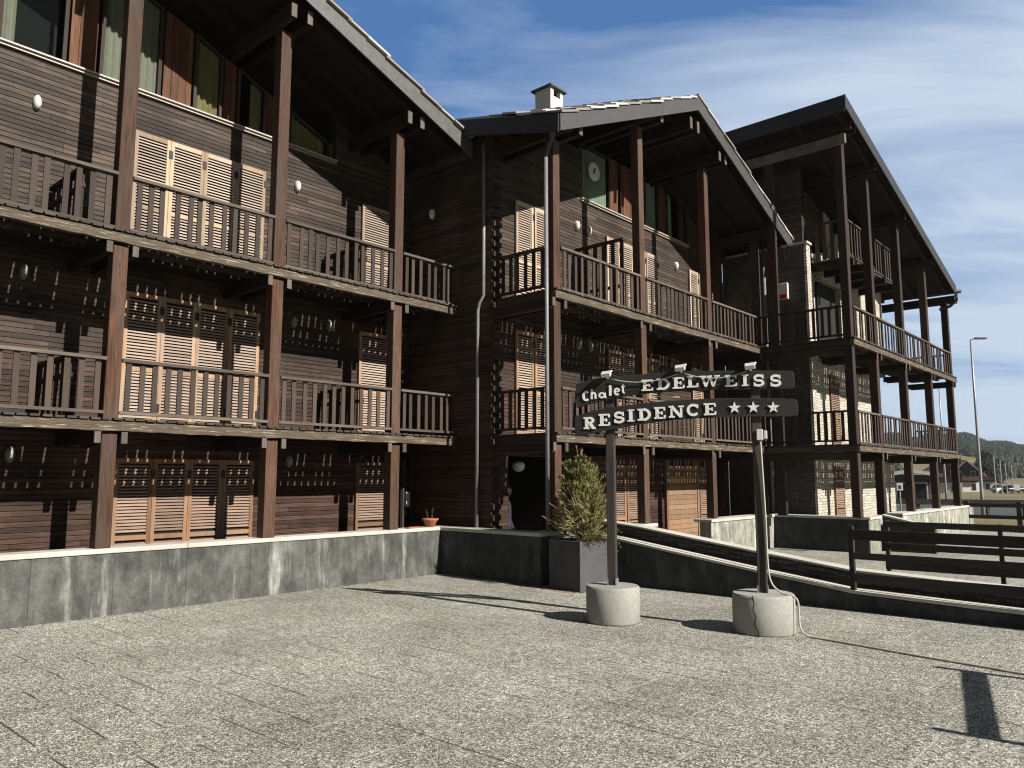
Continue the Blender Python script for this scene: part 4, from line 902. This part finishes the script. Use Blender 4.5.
# bowl on the wall corner
bw = thing('flower_bowl', 'terracotta bowl with bare stems standing on the wall corner', 'pot', (9.98, 11.0, .868))
mb = MB(); mb.lathe((9.98, 11.0, .868), [(.075, 0), (.085, .005), (.125, .10), (.155, .125), (.158, .15), (.143, .15), (.115, .10), (.02, .09)], 28, .5); mb.build('bowl', M['terra'], bw, smooth=True)
mb = MB()
for k in range(4): mb.tube([(9.98+random.uniform(-.06, .06), 11.0+random.uniform(-.06, .06), .96), (9.98+random.uniform(-.1, .1), 11.0+random.uniform(-.08, .08), 1.1+random.uniform(0, .15))], .004, 5)
mb.build('stem', M['bark'], bw)
mb = MB(); mb.box(9.32, 9.64, 10.84, 10.95, .867, .89); tag(mb.build('broken_tile', M['terra'], origin=(9.4, 10.9, .867), bevel=.005), 'flat terracotta tile lying on the long stained parapet', 'tile')
# dry leaves blown along the wall foot
lf = MB(); rnd = random.Random(21)
for k in range(420):
    if k < 300: s_, t_ = 10.06-abs(rnd.gauss(0, .16)), rnd.uniform(7.35, 8.9)
    else: s_, t_ = rnd.uniform(3, 10), 10.80-abs(rnd.gauss(0, .09))
    a = rnd.uniform(0, 6.28); L = rnd.uniform(.012, .03); x = Vector((math.cos(a), math.sin(a), rnd.uniform(-.2, .3)))*L; y = Vector((-math.sin(a), math.cos(a), rnd.uniform(-.3, .3)))*L*.5; p = Vector((s_, t_, .008))
    lf.add([p-x, p+y, p+x, p-y], [(0, 1, 2, 3)], rnd.random())
M['leaf'] = toned('dry_leaf', [(0, (.10, .045, .02)), (.6, (.22, .10, .04)), (1, (.30, .17, .07))], .9)
tag(lf.build('leaf_litter', M['leaf'], origin=(10, 8.4, 0)), kind='stuff')
# notice on the entrance
en = thing('entrance_screen', 'dark glazed entrance screen with a white notice in the shady corner', 'door', (10.2, 11.9, 0))
mb = MB(); 
for s in (9.98, 10.22, 10.44): mb.box(s-.03, s+.03, 12.06, 12.12, 0, 2.15)
mb.build('frame', M['post'], en)
mb = MB(); mb.box(10.02, 10.42, 12.085, 12.095, .02, 2.12); mb.build('pane', M['car_glass'], en)
mb = MB(); mb.box(10.27, 10.38, 12.07, 12.082, 1.2, 1.5); mb.build('notice', M['white'], en)

# ================================================================== fences
def board_fence(name, label, s, posts, rails, t0, t1, base=0.0, group='black board fences', pz=None):
    e = thing(name, label, 'fence', (s, (t0+t1)/2, 0), group)
    for t, z0, z1 in posts:
        mb = MB(); mb.box(s-.03, s+.03, t-.035, t+.035, z0, z1); mb.build('post', M['fence'], e, bevel=.006)
    for z0, z1 in rails:
        mb = MB(); dz = random.uniform(-.012, .012); mb.prism([(t1, z0), (t0, z0+dz), (t0, z1+dz), (t1, z1)], 's', s-.058, s-.032); mb.build('rail', M['fence'], e, bevel=.004)
board_fence('board_fence', 'near black board fence standing on the ramp wall', 11.15, [(3.70, .27, 1.13), (1.55, .2, 1.19), (-.4, .18, 1.17)], [(.945, 1.085), (.685, .775), (.375, .495)], -.9, 3.66)
board_fence('board_fence', 'second black board fence across the gravel court, behind the near one', 15.4, [(4.46, 0, 1.0), (2.66, 0, 1.0), (.8, 0, 1.0)], [(.88, .99), (.48, .60), (.12, .28)], .3, 4.5)
# far fence along the road edge
e = thing('rail_fence', 'far weathered rail fence along the road beyond the court', 'fence', W(0, 0)[:2]+(0,) and (30, 2.4, 0))
for k in range(-1, 6):
    t = 4.6-k*1.5; mb = MB(); mb.box(29.95, 30.09, t-.07, t+.07, 0, .98 if k != 1 else 1.15); mb.build('post', M['fence'] if k != 2 else M['joist'], e)
for z in (.42, .80):
    mb = MB(); mb.box(29.9, 29.945, -3.5, 6.2, z, z+.12); mb.build('rail', M['fence'], e)

e = bpy.data.objects.new('guard_rail', None); COL.objects.link(e); e['_o'] = [0, 0, 0]; tag(e, 'long dark guard rail along the far road edge beyond the parapet', 'guard rail')
A, B = Vector((18.2, 38, 0)), Vector((27.5, 34, 0))
for k in range(8):
    p = A.lerp(B, k/7); mb = MB(); mb.box(p.x-.06, p.x+.06, p.y-.06, p.y+.06, -.3, .72); mb.build('post', M['fence'], e)
mb = MB(); mb.bar(A+Vector((0, -.09, .62)), B+Vector((0, -.09, .62)), .04, .26); mb.build('rail', M['fence'], e)

# timber barrier just outside the picture on the right; its shadow falls on the paving
e = thing('timber_barrier', 'timber barrier with one thick plank between two posts, beside the paving', 'barrier', (7.4, -.5, 0))
for s, t in ((6.5, -.72), (8.52, -.26)):
    mb = MB(); mb.box(s-.035, s+.035, t-.035, t+.035, 0, 1.50); mb.build('post', M['fence'], e)
mb = MB(); mb.bar((6.5, -.765, 1.335), (8.5, -.31, 1.335), .02, .13); mb.build('plank', M['fence'], e)

# ================================================================== person in the porch
def person(s, t, z, face, h=1.68):
    me = bpy.data.meshes.new('person'); k = h/1.75
    J = {'pel': (0, 0, .95), 'waist': (0, 0, 1.08), 'chest': (0, .01, 1.32), 'neck': (0, 0, 1.48), 'head': (0, -.01, 1.62), 'top': (0, -.01, 1.72),
         'shl': (.17, 0, 1.42), 'ell': (.22, .02, 1.14), 'wrl': (.20, -.08, .93), 'hal': (.19, -.12, .84), 'shr': (-.17, 0, 1.42), 'elr': (-.21, .02, 1.14), 'wrr': (-.20, -.06, .93), 'har': (-.19, -.09, .84),
         'hil': (.09, 0, .9), 'knl': (.10, -.01, .5), 'anl': (.10, .02, .08), 'tol': (.11, -.15, .03), 'hir': (-.09, 0, .9), 'knr': (-.10, -.02, .5), 'anr': (-.10, .02, .08), 'tor': (-.11, -.15, .03)}
    rad = {'pel': .15, 'waist': .135, 'chest': .155, 'neck': .06, 'head': .10, 'top': .06, 'shl': .075, 'ell': .055, 'wrl': .038, 'hal': .035, 'shr': .075, 'elr': .055, 'wrr': .038, 'har': .035, 'hil': .095, 'knl': .065, 'anl': .05, 'tol': .04, 'hir': .095, 'knr': .065, 'anr': .05, 'tor': .04}
    E = [('pel', 'waist'), ('waist', 'chest'), ('chest', 'neck'), ('neck', 'head'), ('head', 'top'), ('chest', 'shl'), ('shl', 'ell'), ('ell', 'wrl'), ('wrl', 'hal'), ('chest', 'shr'), ('shr', 'elr'), ('elr', 'wrr'), ('wrr', 'har'), ('pel', 'hil'), ('hil', 'knl'), ('knl', 'anl'), ('anl', 'tol'), ('pel', 'hir'), ('hir', 'knr'), ('knr', 'anr'), ('anr', 'tor')]
    ks = list(J); me.from_pydata([[c*k for c in J[q]] for q in ks], [(ks.index(a), ks.index(b)) for a, b in E], [])
    o = bpy.data.objects.new('person', me); COL.objects.link(o); o.location = W(s, t, z); o.rotation_euler.z = ANG+face
    sk = o.modifiers.new('skin', 'SKIN'); o.modifiers.new('sub', 'SUBSURF').levels = 2; o.modifiers['sub'].render_levels = 2
    lay = me.skin_vertices[0] if me.skin_vertices else None
    for i, q in enumerate(ks):
        me.skin_vertices[0].data[i].radius = (rad[q]*k, rad[q]*k*(.75 if q in ('pel', 'waist', 'chest') else 1)); me.skin_vertices[0].data[i].use_root = (q == 'pel')
    me.materials.append(M['jacket'])
    tag(o, 'person in a blue jacket standing half hidden behind the porch pillar', 'person')
    hd = MB(); hd.lathe((0, -.01*k, 1.52*k), [(.03, 0), (.075, .03), (.09, .09), (.085, .15), (.05, .20), (.01, .21)], 14, .5)
    f = hd.build('face', M['skin'], o, origin=(0, 0, 0), smooth=True)
    hr = MB(); hr.lathe((0, .02*k, 1.56*k), [(.05, -.03), (.095, .02), (.108, .10), (.09, .165), (.05, .20), (.01, .205)], 14, .5); hr.build('hair', M['hair'], o, origin=(0, 0, 0), smooth=True)
if not hasattr(bpy.types.Mesh, 'skin_vertices'): pass
def ensure_skin(o): pass
try:
    person(11.16, 10.12, 0, R(35), 1.64)
except Exception as ex:
    print('person failed', ex)

# ================================================================== ground, far country
gr = MB(); n = 40
gr.add([tuple(W(-14, -14)), tuple(W(32, -14)), tuple(W(32, 24)), tuple(W(-14, 24))], [(0, 1, 2, 3)])
pz = gr.build('plaza_paving', M['paving'], world=True); pz['kind'] = 'structure'
def smooth(a, b, x): u = min(1, max(0, (x-a)/(b-a))); return u*u*(3-2*u)
def hgt(r, az):
    """ground height at distance r, azimuth az (0 = camera heading, positive to the right)"""
    z = -.04-.25*smooth(30, 60, r)-1.0*smooth(60, 150, r)
    a = math.degrees(az)
    crest = 23+13*math.cos(R(a-30)*2.2)*(1 if -20 < a < 80 else 1)+2.2*math.sin(a*1.3)+1.5*math.sin(a*3.1+1)
    crest -= max(0, (a-29))*2.3
    crest = max(14, crest)
    z += (crest+6)*smooth(260, 900, r)**1.15
    return z
radii = [0.5, 8, 16, 24, 30, 36, 42, 50, 60, 75, 90, 110, 130, 150, 180, 220, 260, 300, 350, 400, 450, 500, 560, 620, 700, 780, 850, 900, 960, 1200, 1400]
NA = 240; vs = []; fs = []
for r in radii:
    for k in range(NA):
        az = 2*math.pi*k/NA; vs.append((r*math.sin(az), r*math.cos(az), hgt(r, az)-(.0 if r > 1 else 0)))
for i in range(len(radii)-1):
    for k in range(NA): fs.append([i*NA+k, (i+1)*NA+k, (i+1)*NA+(k+1) % NA, i*NA+(k+1) % NA])
fs.append(list(range(NA)))
mb = MB(); mb.add(vs, fs, .5); g = mb.build('ground', M['grass'], world=True, smooth=True); g['kind'] = 'structure'
# road beyond the court
mb = MB(); prev = None
pts = []
for k in range(22):
    s = 32.2+k*3.2; pts.append((s, 2.5-.10*(s-33)))
for i in range(len(pts)-1):
    (a, ta), (b, tb) = pts[i], pts[i+1]
    q = [W(a, ta+17), W(a, ta-30), W(b, tb-30), W(b, tb+17)]
    vs4 = [(p.x, p.y, hgt(math.hypot(p.x, p.y), math.atan2(p.x, p.y))+.05) for p in q]; mb.add(vs4, [(0, 1, 2, 3)], .5)
rd = mb.build('road', M['asphalt'], world=True); rd['kind'] = 'structure'
def gz(x, y): return hgt(math.hypot(x, y), math.atan2(x, y))
def at_px(px, d): """ground point at horizontal depth d (m) in the column the photograph shows at px"""; return ((px-512)/774.6*d, d)

# forest and hedges on the hill (uncountable: one mass)
rnd = random.Random(11); fo = MB()
def cone_tree(x, y, z, h, r, tn):
    vs = [(x, y, z+h)]; n = 6; a0 = rnd.uniform(0, 6)
    for lvl, (zz, rr) in enumerate(((.55, .55), (.05, 1.0))):
        vs += [(x+r*rr*rnd.uniform(.75, 1.2)*math.cos(a0+6.283*k/n), y+r*rr*rnd.uniform(.75, 1.2)*math.sin(a0+6.283*k/n), z+h*zz+rnd.uniform(-.05, .05)*h) for k in range(n)]
    fs = [(0, 1+k, 1+(k+1) % n) for k in range(n)]+[(1+k, 7+k, 7+(k+1) % n, 1+(k+1) % n) for k in range(n)]
    fo.add(vs, fs, tn)
for k in range(26000):
    az = R(rnd.uniform(23, 44)); r = rnd.uniform(330, 915); z = hgt(r, az)
    clump = math.sin(az*57)+math.sin(r*.021+az*30)+math.sin(az*130+r*.01)*.8
    if z < 13+4*math.sin(az*40) and not (clump > .7 and rnd.random() < .4 and z > 1): continue
    h = rnd.uniform(2.6, 5.2) if z > 13 else rnd.uniform(2, 5)
    cone_tree(r*math.sin(az), r*math.cos(az), z-.3, h, h*rnd.uniform(.32, .5), min(1, max(0, rnd.gauss(.35, .22)+(.25 if z < 13 else 0))))
f = fo.build('hill_forest', M['forest'], world=True); tag(f, 'dark conifer forest covering the far hillside', 'forest', kind='stuff')

# ---- distant chalets
def far_chalet(label, x, y, wdt, dep, hw_, hr, ang, wallm, roofm, seed, balc=2, base=None):
    rn = random.Random(seed); z0 = gz(x, y)-.3 if base is None else base
    e = bpy.data.objects.new('chalet_house', None); COL.objects.link(e); e.location = (x, y, z0); e.rotation_euler.z = ang; e['_o'] = [0, 0, 0]; tag(e, label, 'house', 'distant chalets by the road')
    mb = MB(); mb.prism([(-wdt/2, 0), (wdt/2, 0), (wdt/2, hw_), (0, hr-.15), (-wdt/2, hw_)], 't', 0, dep); mb.build('wall', wallm, e)
    if balc:
        mb = MB(); mb.box(-wdt/2-.03, wdt/2+.03, -.035, -.003, 0, 2.3); mb.build('plinth', M['white_render'], e)
    ov = .9
    mb = MB()
    for sg in (-1, 1):
        a, b = (0, hr), (sg*(wdt/2+ov), hw_-ov*(hr-hw_)/(wdt/2)); pts = [a, b, (b[0], b[1]+.28), (a[0], a[1]+.28)]; mb.prism(pts if sg < 0 else pts[::-1], 't', -1.0, dep+.5)
    mb.build('roof', roofm, e)
    for k in range(balc):
        z = 2.6+k*2.6
        if z > hw_-.3: break
        mb = MB(); mb.box(-wdt/2+.2, wdt/2-.2, -.9, -.003, z, z+.14); mb.box(-wdt/2+.2, wdt/2-.2, -.9, -.82, z+.145, z+.9); mb.build('balcony', M['brown_wood'], e)
    nW = max(2, int(wdt/2.6))
    for k in range(3):
        for i in range(nW):
            z = .5+k*2.6; xx = -wdt/2+wdt*(i+.5)/nW
            if z+1.5 > hw_+(hr-hw_)*(1-abs(xx)/(wdt/2))-.4: continue
            mb = MB(); mb.box(xx-.5, xx+.5, -.065, -.036, z, z+1.5); o = mb.build('window', M['white'], e)
            mb = MB(); mb.box(xx-.4, xx+.4, -.08, -.066, z+.1, z+1.4); mb.build('pane', M['car_glass'], o)
    return e
x, y = at_px(945, 150); far_chalet('red-brown distant chalet with white balconies behind the gallery posts', x, y, 5.6, 8, 3.9, 6.6, R(-30), M['red_wood'], M['asphalt'], 1)
x, y = at_px(966, 162); far_chalet('brown distant chalet with a pale snow-grey roof right of the last post', x, y, 5.4, 9, 4.2, 6.7, R(-14), M['brown_wood'], M['tarmac_far'], 2)
x, y = at_px(980, 176); far_chalet('dark distant chalet under a steep black roof behind the street lamp', x, y, 5.6, 9, 3.8, 6.9, R(-28), M['brown_wood'], M['asphalt'], 3)
x, y = at_px(911, 62); e = far_chalet('low dark garage with a white roof edge seen under the far gallery', x, y, 2.6, 6, 2.55, 2.75, R(-27), M['planter'], M['white_render'], 4, 0)
x, y = at_px(938, 230); far_chalet('small pale-gabled distant house half hidden by the last gallery post', x, y, 8, 9, 5.0, 7.6, R(-28), M['white_render'], M['asphalt'], 5)

# ---- street lamps
def street_lamp(px, d, h, label, arm=1):
    x, y = at_px(px, d); z0 = gz(x, y)
    e = bpy.data.objects.new('street_lamp', None); COL.objects.link(e); e.location = (x, y, z0); e.rotation_euler.z = 0; e['_o'] = [0, 0, 0]; tag(e, label, 'street lamp', 'street lamps by the road')
    mb = MB(); mb.tube([(0, 0, 0), (0, 0, 1.2), (0, 0, h*.6), (0, 0, h)], [.085, .075, .055, .04], 10); mb.build('pole', M['galv'], e, smooth=True)
    mb = MB(); mb.tube([(0, 0, h-.02), (.12, 0, h+.03), (.45*arm, 0, h+.06)], .03, 8); mb.build('arm', M['galv'], e, smooth=True)
    mb = MB(); mb.box(.2, .75, -.12, .12, h+.02, h+.10); mb.build('lamp_head', M['fascia'], e, bevel=.02)
street_lamp(980.5, 37, 8.6, 'tall grey street lamp right of the far block, against the sky')
street_lamp(945, 60, 9.4, 'smaller street lamp seen between the last two gallery posts')
# ---- small signs, posts, cars along the road
def sign_post(px, d, h, w, hh, label):
    x, y = at_px(px, d); z0 = gz(x, y)
    e = bpy.data.objects.new('road_sign', None); COL.objects.link(e); e.location = (x, y, z0); e.rotation_euler.z = R(-20); e['_o'] = [0, 0, 0]; tag(e, label, 'sign')
    mb = MB(); mb.tube([(0, 0, 0), (0, 0, h)], .035, 8); mb.build('pole', M['galv'], e)
    mb = MB(); mb.box(-w/2, w/2, -.06, -.04, h-hh, h); mb.build('panel', M['white'], e, bevel=.01); return e
s1 = sign_post(899, 36, 1.62, .26, .34, 'white square sign on a thin pole under the far gallery')
mb = MB(); mb.box(-.06, .06, -.066, -.061, 1.36, 1.52); mb.build('symbol', M['fascia'], s1)
sign_post(1016, 120, 1.9, .9, .9, 'white square sign board on a pole by the road at right edge')
for k, px in enumerate((995, 1001, 1006, 1012)):
    x, y = at_px(px, 130+k*6); z0 = gz(x, y); mb = MB(); mb.tube([(x, y, z0), (x, y, z0+6.5-.4*k)], .10, 6)
    tag(mb.build('flag_pole', M['galv'], world=True), 'thin bare pole in the row beside the road at right', 'pole', 'bare poles by the road')
def car(px, d, mat, ang, label):
    x, y = at_px(px, d); z0 = gz(x, y)+.05
    e = bpy.data.objects.new('parked_car', None); COL.objects.link(e); e.location = (x, y, z0); e.rotation_euler.z = ang; e['_o'] = [0, 0, 0]; tag(e, label, 'car', 'cars parked by the road')
    mb = MB(); mb.prism([(-2.1, .3), (2.1, .3), (2.15, .75), (1.3, .92), (-1.9, .95), (-2.15, .8)], 't', -.85, .85); mb.build('body', mat, e, bevel=.06)
    mb = MB(); mb.prism([(-1.8, .94), (1.15, .92), (.5, 1.42), (-1.3, 1.45)], 't', -.74, .74); mb.build('cabin', M['car_glass'], e, bevel=.05)
    mb = MB(); mb.prism([(-1.25, 1.452), (.48, 1.425), (.45, 1.47), (-1.2, 1.50)], 't', -.70, .70); mb.build('car_roof', mat, e)
    for wx in (-1.3, 1.35):
        for wy in (-.8, .8):
            mb = MB(); n = 16; vs = [(wx+.31*math.cos(6.283*k/n), wy+q, .31+.31*math.sin(6.283*k/n)) for q in (-.1, .1) for k in range(n)]
            mb.add(vs, [list(range(n))[::-1], list(range(n, 2*n))]+[[k, (k+1) % n, n+(k+1) % n, n+k] for k in range(n)]); mb.build('wheel', M['rubber'], e)
car(1002, 150, M['car_white'], R(10), 'white car parked by the road left of the dark one')
car(1014, 146, M['car_dark'], R(8), 'dark car parked by the road below the sign board')
# a few separate trees on the meadow side
def far_tree(px, d, h, label, seed, conif=False):
    x, y = at_px(px, d); z0 = gz(x, y); rn = random.Random(seed)
    e = bpy.data.objects.new('tree', None); COL.objects.link(e); e.location = (x, y, z0); e['_o'] = [0, 0, 0]; tag(e, label, 'tree', 'trees beyond the road')
    mb = MB(); mb.tube([(0, 0, 0), (0, 0, h*.6)], [h*.03, h*.012], 7); mb.build('trunk', M['bark'], e)
    mb = MB()
    for k in range(420):
        u = rn.random(); a = rn.uniform(0, 6.28)
        rr = (h*.24*(1-u)**.8 if conif else h*.30*math.sin(math.pi*min(.97, u*.9+.1)))*rn.random()**.5; z = h*(.15+.85*u)
        c = Vector((rr*math.cos(a), rr*math.sin(a), z)); q = [Vector((rn.gauss(0, 1), rn.gauss(0, 1), rn.gauss(0, 1)))*h*.035 for _ in range(3)]
        mb.add([c+q[0], c+q[1], c+q[2]], [(0, 1, 2)], rn.uniform(.2, .9))
    mb.build('crown', M['forest'], e)
far_tree(990, 190, 9, 'dark bushy tree right of the distant chalets', 1); far_tree(1001, 230, 8, 'olive bushy tree left of the road sign board', 2); far_tree(984, 210, 10, 'pointed conifer rising behind the street lamp pole', 3, True)

# air: far things fade
mb = MB(); mb.box(-1500, 1500, -1500, 1500, -3, 80)
hz = mb.build('haze', M['dark'], world=True); hz['kind'] = 'stuff'
hm = bpy.data.materials.new('air'); hm.use_nodes = True; nt = hm.node_tree; nt.nodes.remove(nt.nodes['Principled BSDF'])
pv = nt.nodes.new('ShaderNodeVolumePrincipled'); pv.inputs['Density'].default_value = .00016; pv.inputs['Anisotropy'].default_value = .4; pv.inputs['Color'].default_value = (.9, .94, 1, 1); nt.links.new(pv.outputs[0], nt.nodes['Material Output'].inputs['Volume'])
hz.data.materials.clear(); hz.data.materials.append(hm)
# ================================================================== camera, light, sky
cam = bpy.data.cameras.new('camera'); co = bpy.data.objects.new('camera', cam); COL.objects.link(co)
co.location = (0, 0, 1.8); co.rotation_euler = (R(90)+math.atan(769/6364), 0, 0)
cam.sensor_width = 36; cam.lens = 769/1024*36; cam.clip_end = 9000; cam.clip_start = .05; scene.camera = co
sdir = (-N+U*.065).normalized(); EL = R(33)
sv = Vector((sdir.x*math.cos(EL), sdir.y*math.cos(EL), math.sin(EL)))
sl = bpy.data.lights.new('sun', 'SUN'); sl.energy = 5.0; sl.angle = R(.53); sl.color = (1, .945, .86)
so = bpy.data.objects.new('sun', sl); COL.objects.link(so); so.rotation_euler = sv.to_track_quat('Z', 'Y').to_euler()
wd = bpy.data.worlds.new('World'); scene.world = wd; wd.use_nodes = True; nt = wd.node_tree
bg = nt.nodes['Background']; bg.inputs[1].default_value = .05
sky = nt.nodes.new('ShaderNodeTexSky'); sky.sky_type = 'NISHITA'; sky.sun_disc = False; sky.sun_elevation = EL
sky.sun_rotation = math.atan2(sv.x, sv.y); sky.altitude = 1800; sky.air_density = 1.0; sky.dust_density = .15; sky.ozone_density = 2.5
tc = nt.nodes.new('ShaderNodeTexCoord'); sp_ = nt.nodes.new('ShaderNodeSeparateXYZ'); nt.links.new(tc.outputs['Generated'], sp_.inputs[0])
zz = math_n(nt, 'ADD', math_n(nt, 'MAXIMUM', sp_.outputs[2], 0.0), .16)
cb = nt.nodes.new('ShaderNodeCombineXYZ'); nt.links.new(math_n(nt, 'DIVIDE', sp_.outputs[0], zz), cb.inputs[0]); nt.links.new(math_n(nt, 'DIVIDE', sp_.outputs[1], zz), cb.inputs[1])
mp = nt.nodes.new('ShaderNodeMapping'); mp.inputs['Rotation'].default_value = (0, 0, R(-40)); mp.inputs['Location'].default_value = (4.7, 8.6, 0); mp.inputs['Scale'].default_value = (.55, 1.5, 1); nt.links.new(cb.outputs[0], mp.inputs[0])
n1 = noise(nt, mp.outputs[0], 1.5, 9, .58, .7); n2 = noise(nt, mp.outputs[0], .6, 4, .5, .3)
cov = math_n(nt, 'ADD', math_n(nt, 'MULTIPLY', math_n(nt, 'SUBTRACT', n1, .5), 1.5), math_n(nt, 'ADD', math_n(nt, 'MULTIPLY', math_n(nt, 'SUBTRACT', n2, .5), 1.0), .575))
side = math_n(nt, 'ADD', math_n(nt, 'MULTIPLY', sp_.outputs[0], .58), math_n(nt, 'MULTIPLY', math_n(nt, 'MINIMUM', sp_.outputs[1], .5), .7))                       # thicker cloud towards the east of the view
low = math_n(nt, 'MULTIPLY', math_n(nt, 'SUBTRACT', .45, sp_.outputs[2]), .30)
cf = ramp(nt, math_n(nt, 'MULTIPLY', math_n(nt, 'ADD', math_n(nt, 'ADD', cov, side), low), .5), [(.40, 0), (.54, .55), (.66, .95)])
hs = nt.nodes.new('ShaderNodeHueSaturation'); hs.inputs['Saturation'].default_value = 1.1; hs.inputs['Value'].default_value = 1.3; nt.links.new(sky.outputs[0], hs.inputs['Color'])
blue = mix(nt, .6, hs.outputs[0], (.80, 2.15, 5.1))
c = mix(nt, cf, blue, (5.8, 6.9, 8.3))
def step(x, a, b):
    m = nt.nodes.new('ShaderNodeMapRange'); m.interpolation_type = 'SMOOTHSTEP'; m.inputs[1].default_value = a; m.inputs[2].default_value = b; nt.links.new(x, m.inputs[0]); return m.outputs[0]
dimming_veil = math_n(nt, 'MULTIPLY', math_n(nt, 'MAXIMUM', step(sp_.outputs[2], .62, .80), step(sp_.outputs[1], .25, -.15)), .88)   # unseen grey sky layer added overhead and behind, dims and neutralises the fill
c = mix(nt, dimming_veil, c, (1.1, 1.08, 1.02)); nt.links.new(c, bg.inputs[0])
scene.view_settings.view_transform = 'Standard'; scene.view_settings.look = 'None'; scene.view_settings.exposure = 1.03; scene.view_settings.gamma = 1
scene.render.engine = 'CYCLES'; scene.cycles.max_bounces = 6; scene.cycles.filter_width = 1.15; scene.cycles.diffuse_bounces = 3; scene.cycles.transparent_max_bounces = 8
for o in list(bpy.data.objects):
    if '_o' in o: del o['_o']
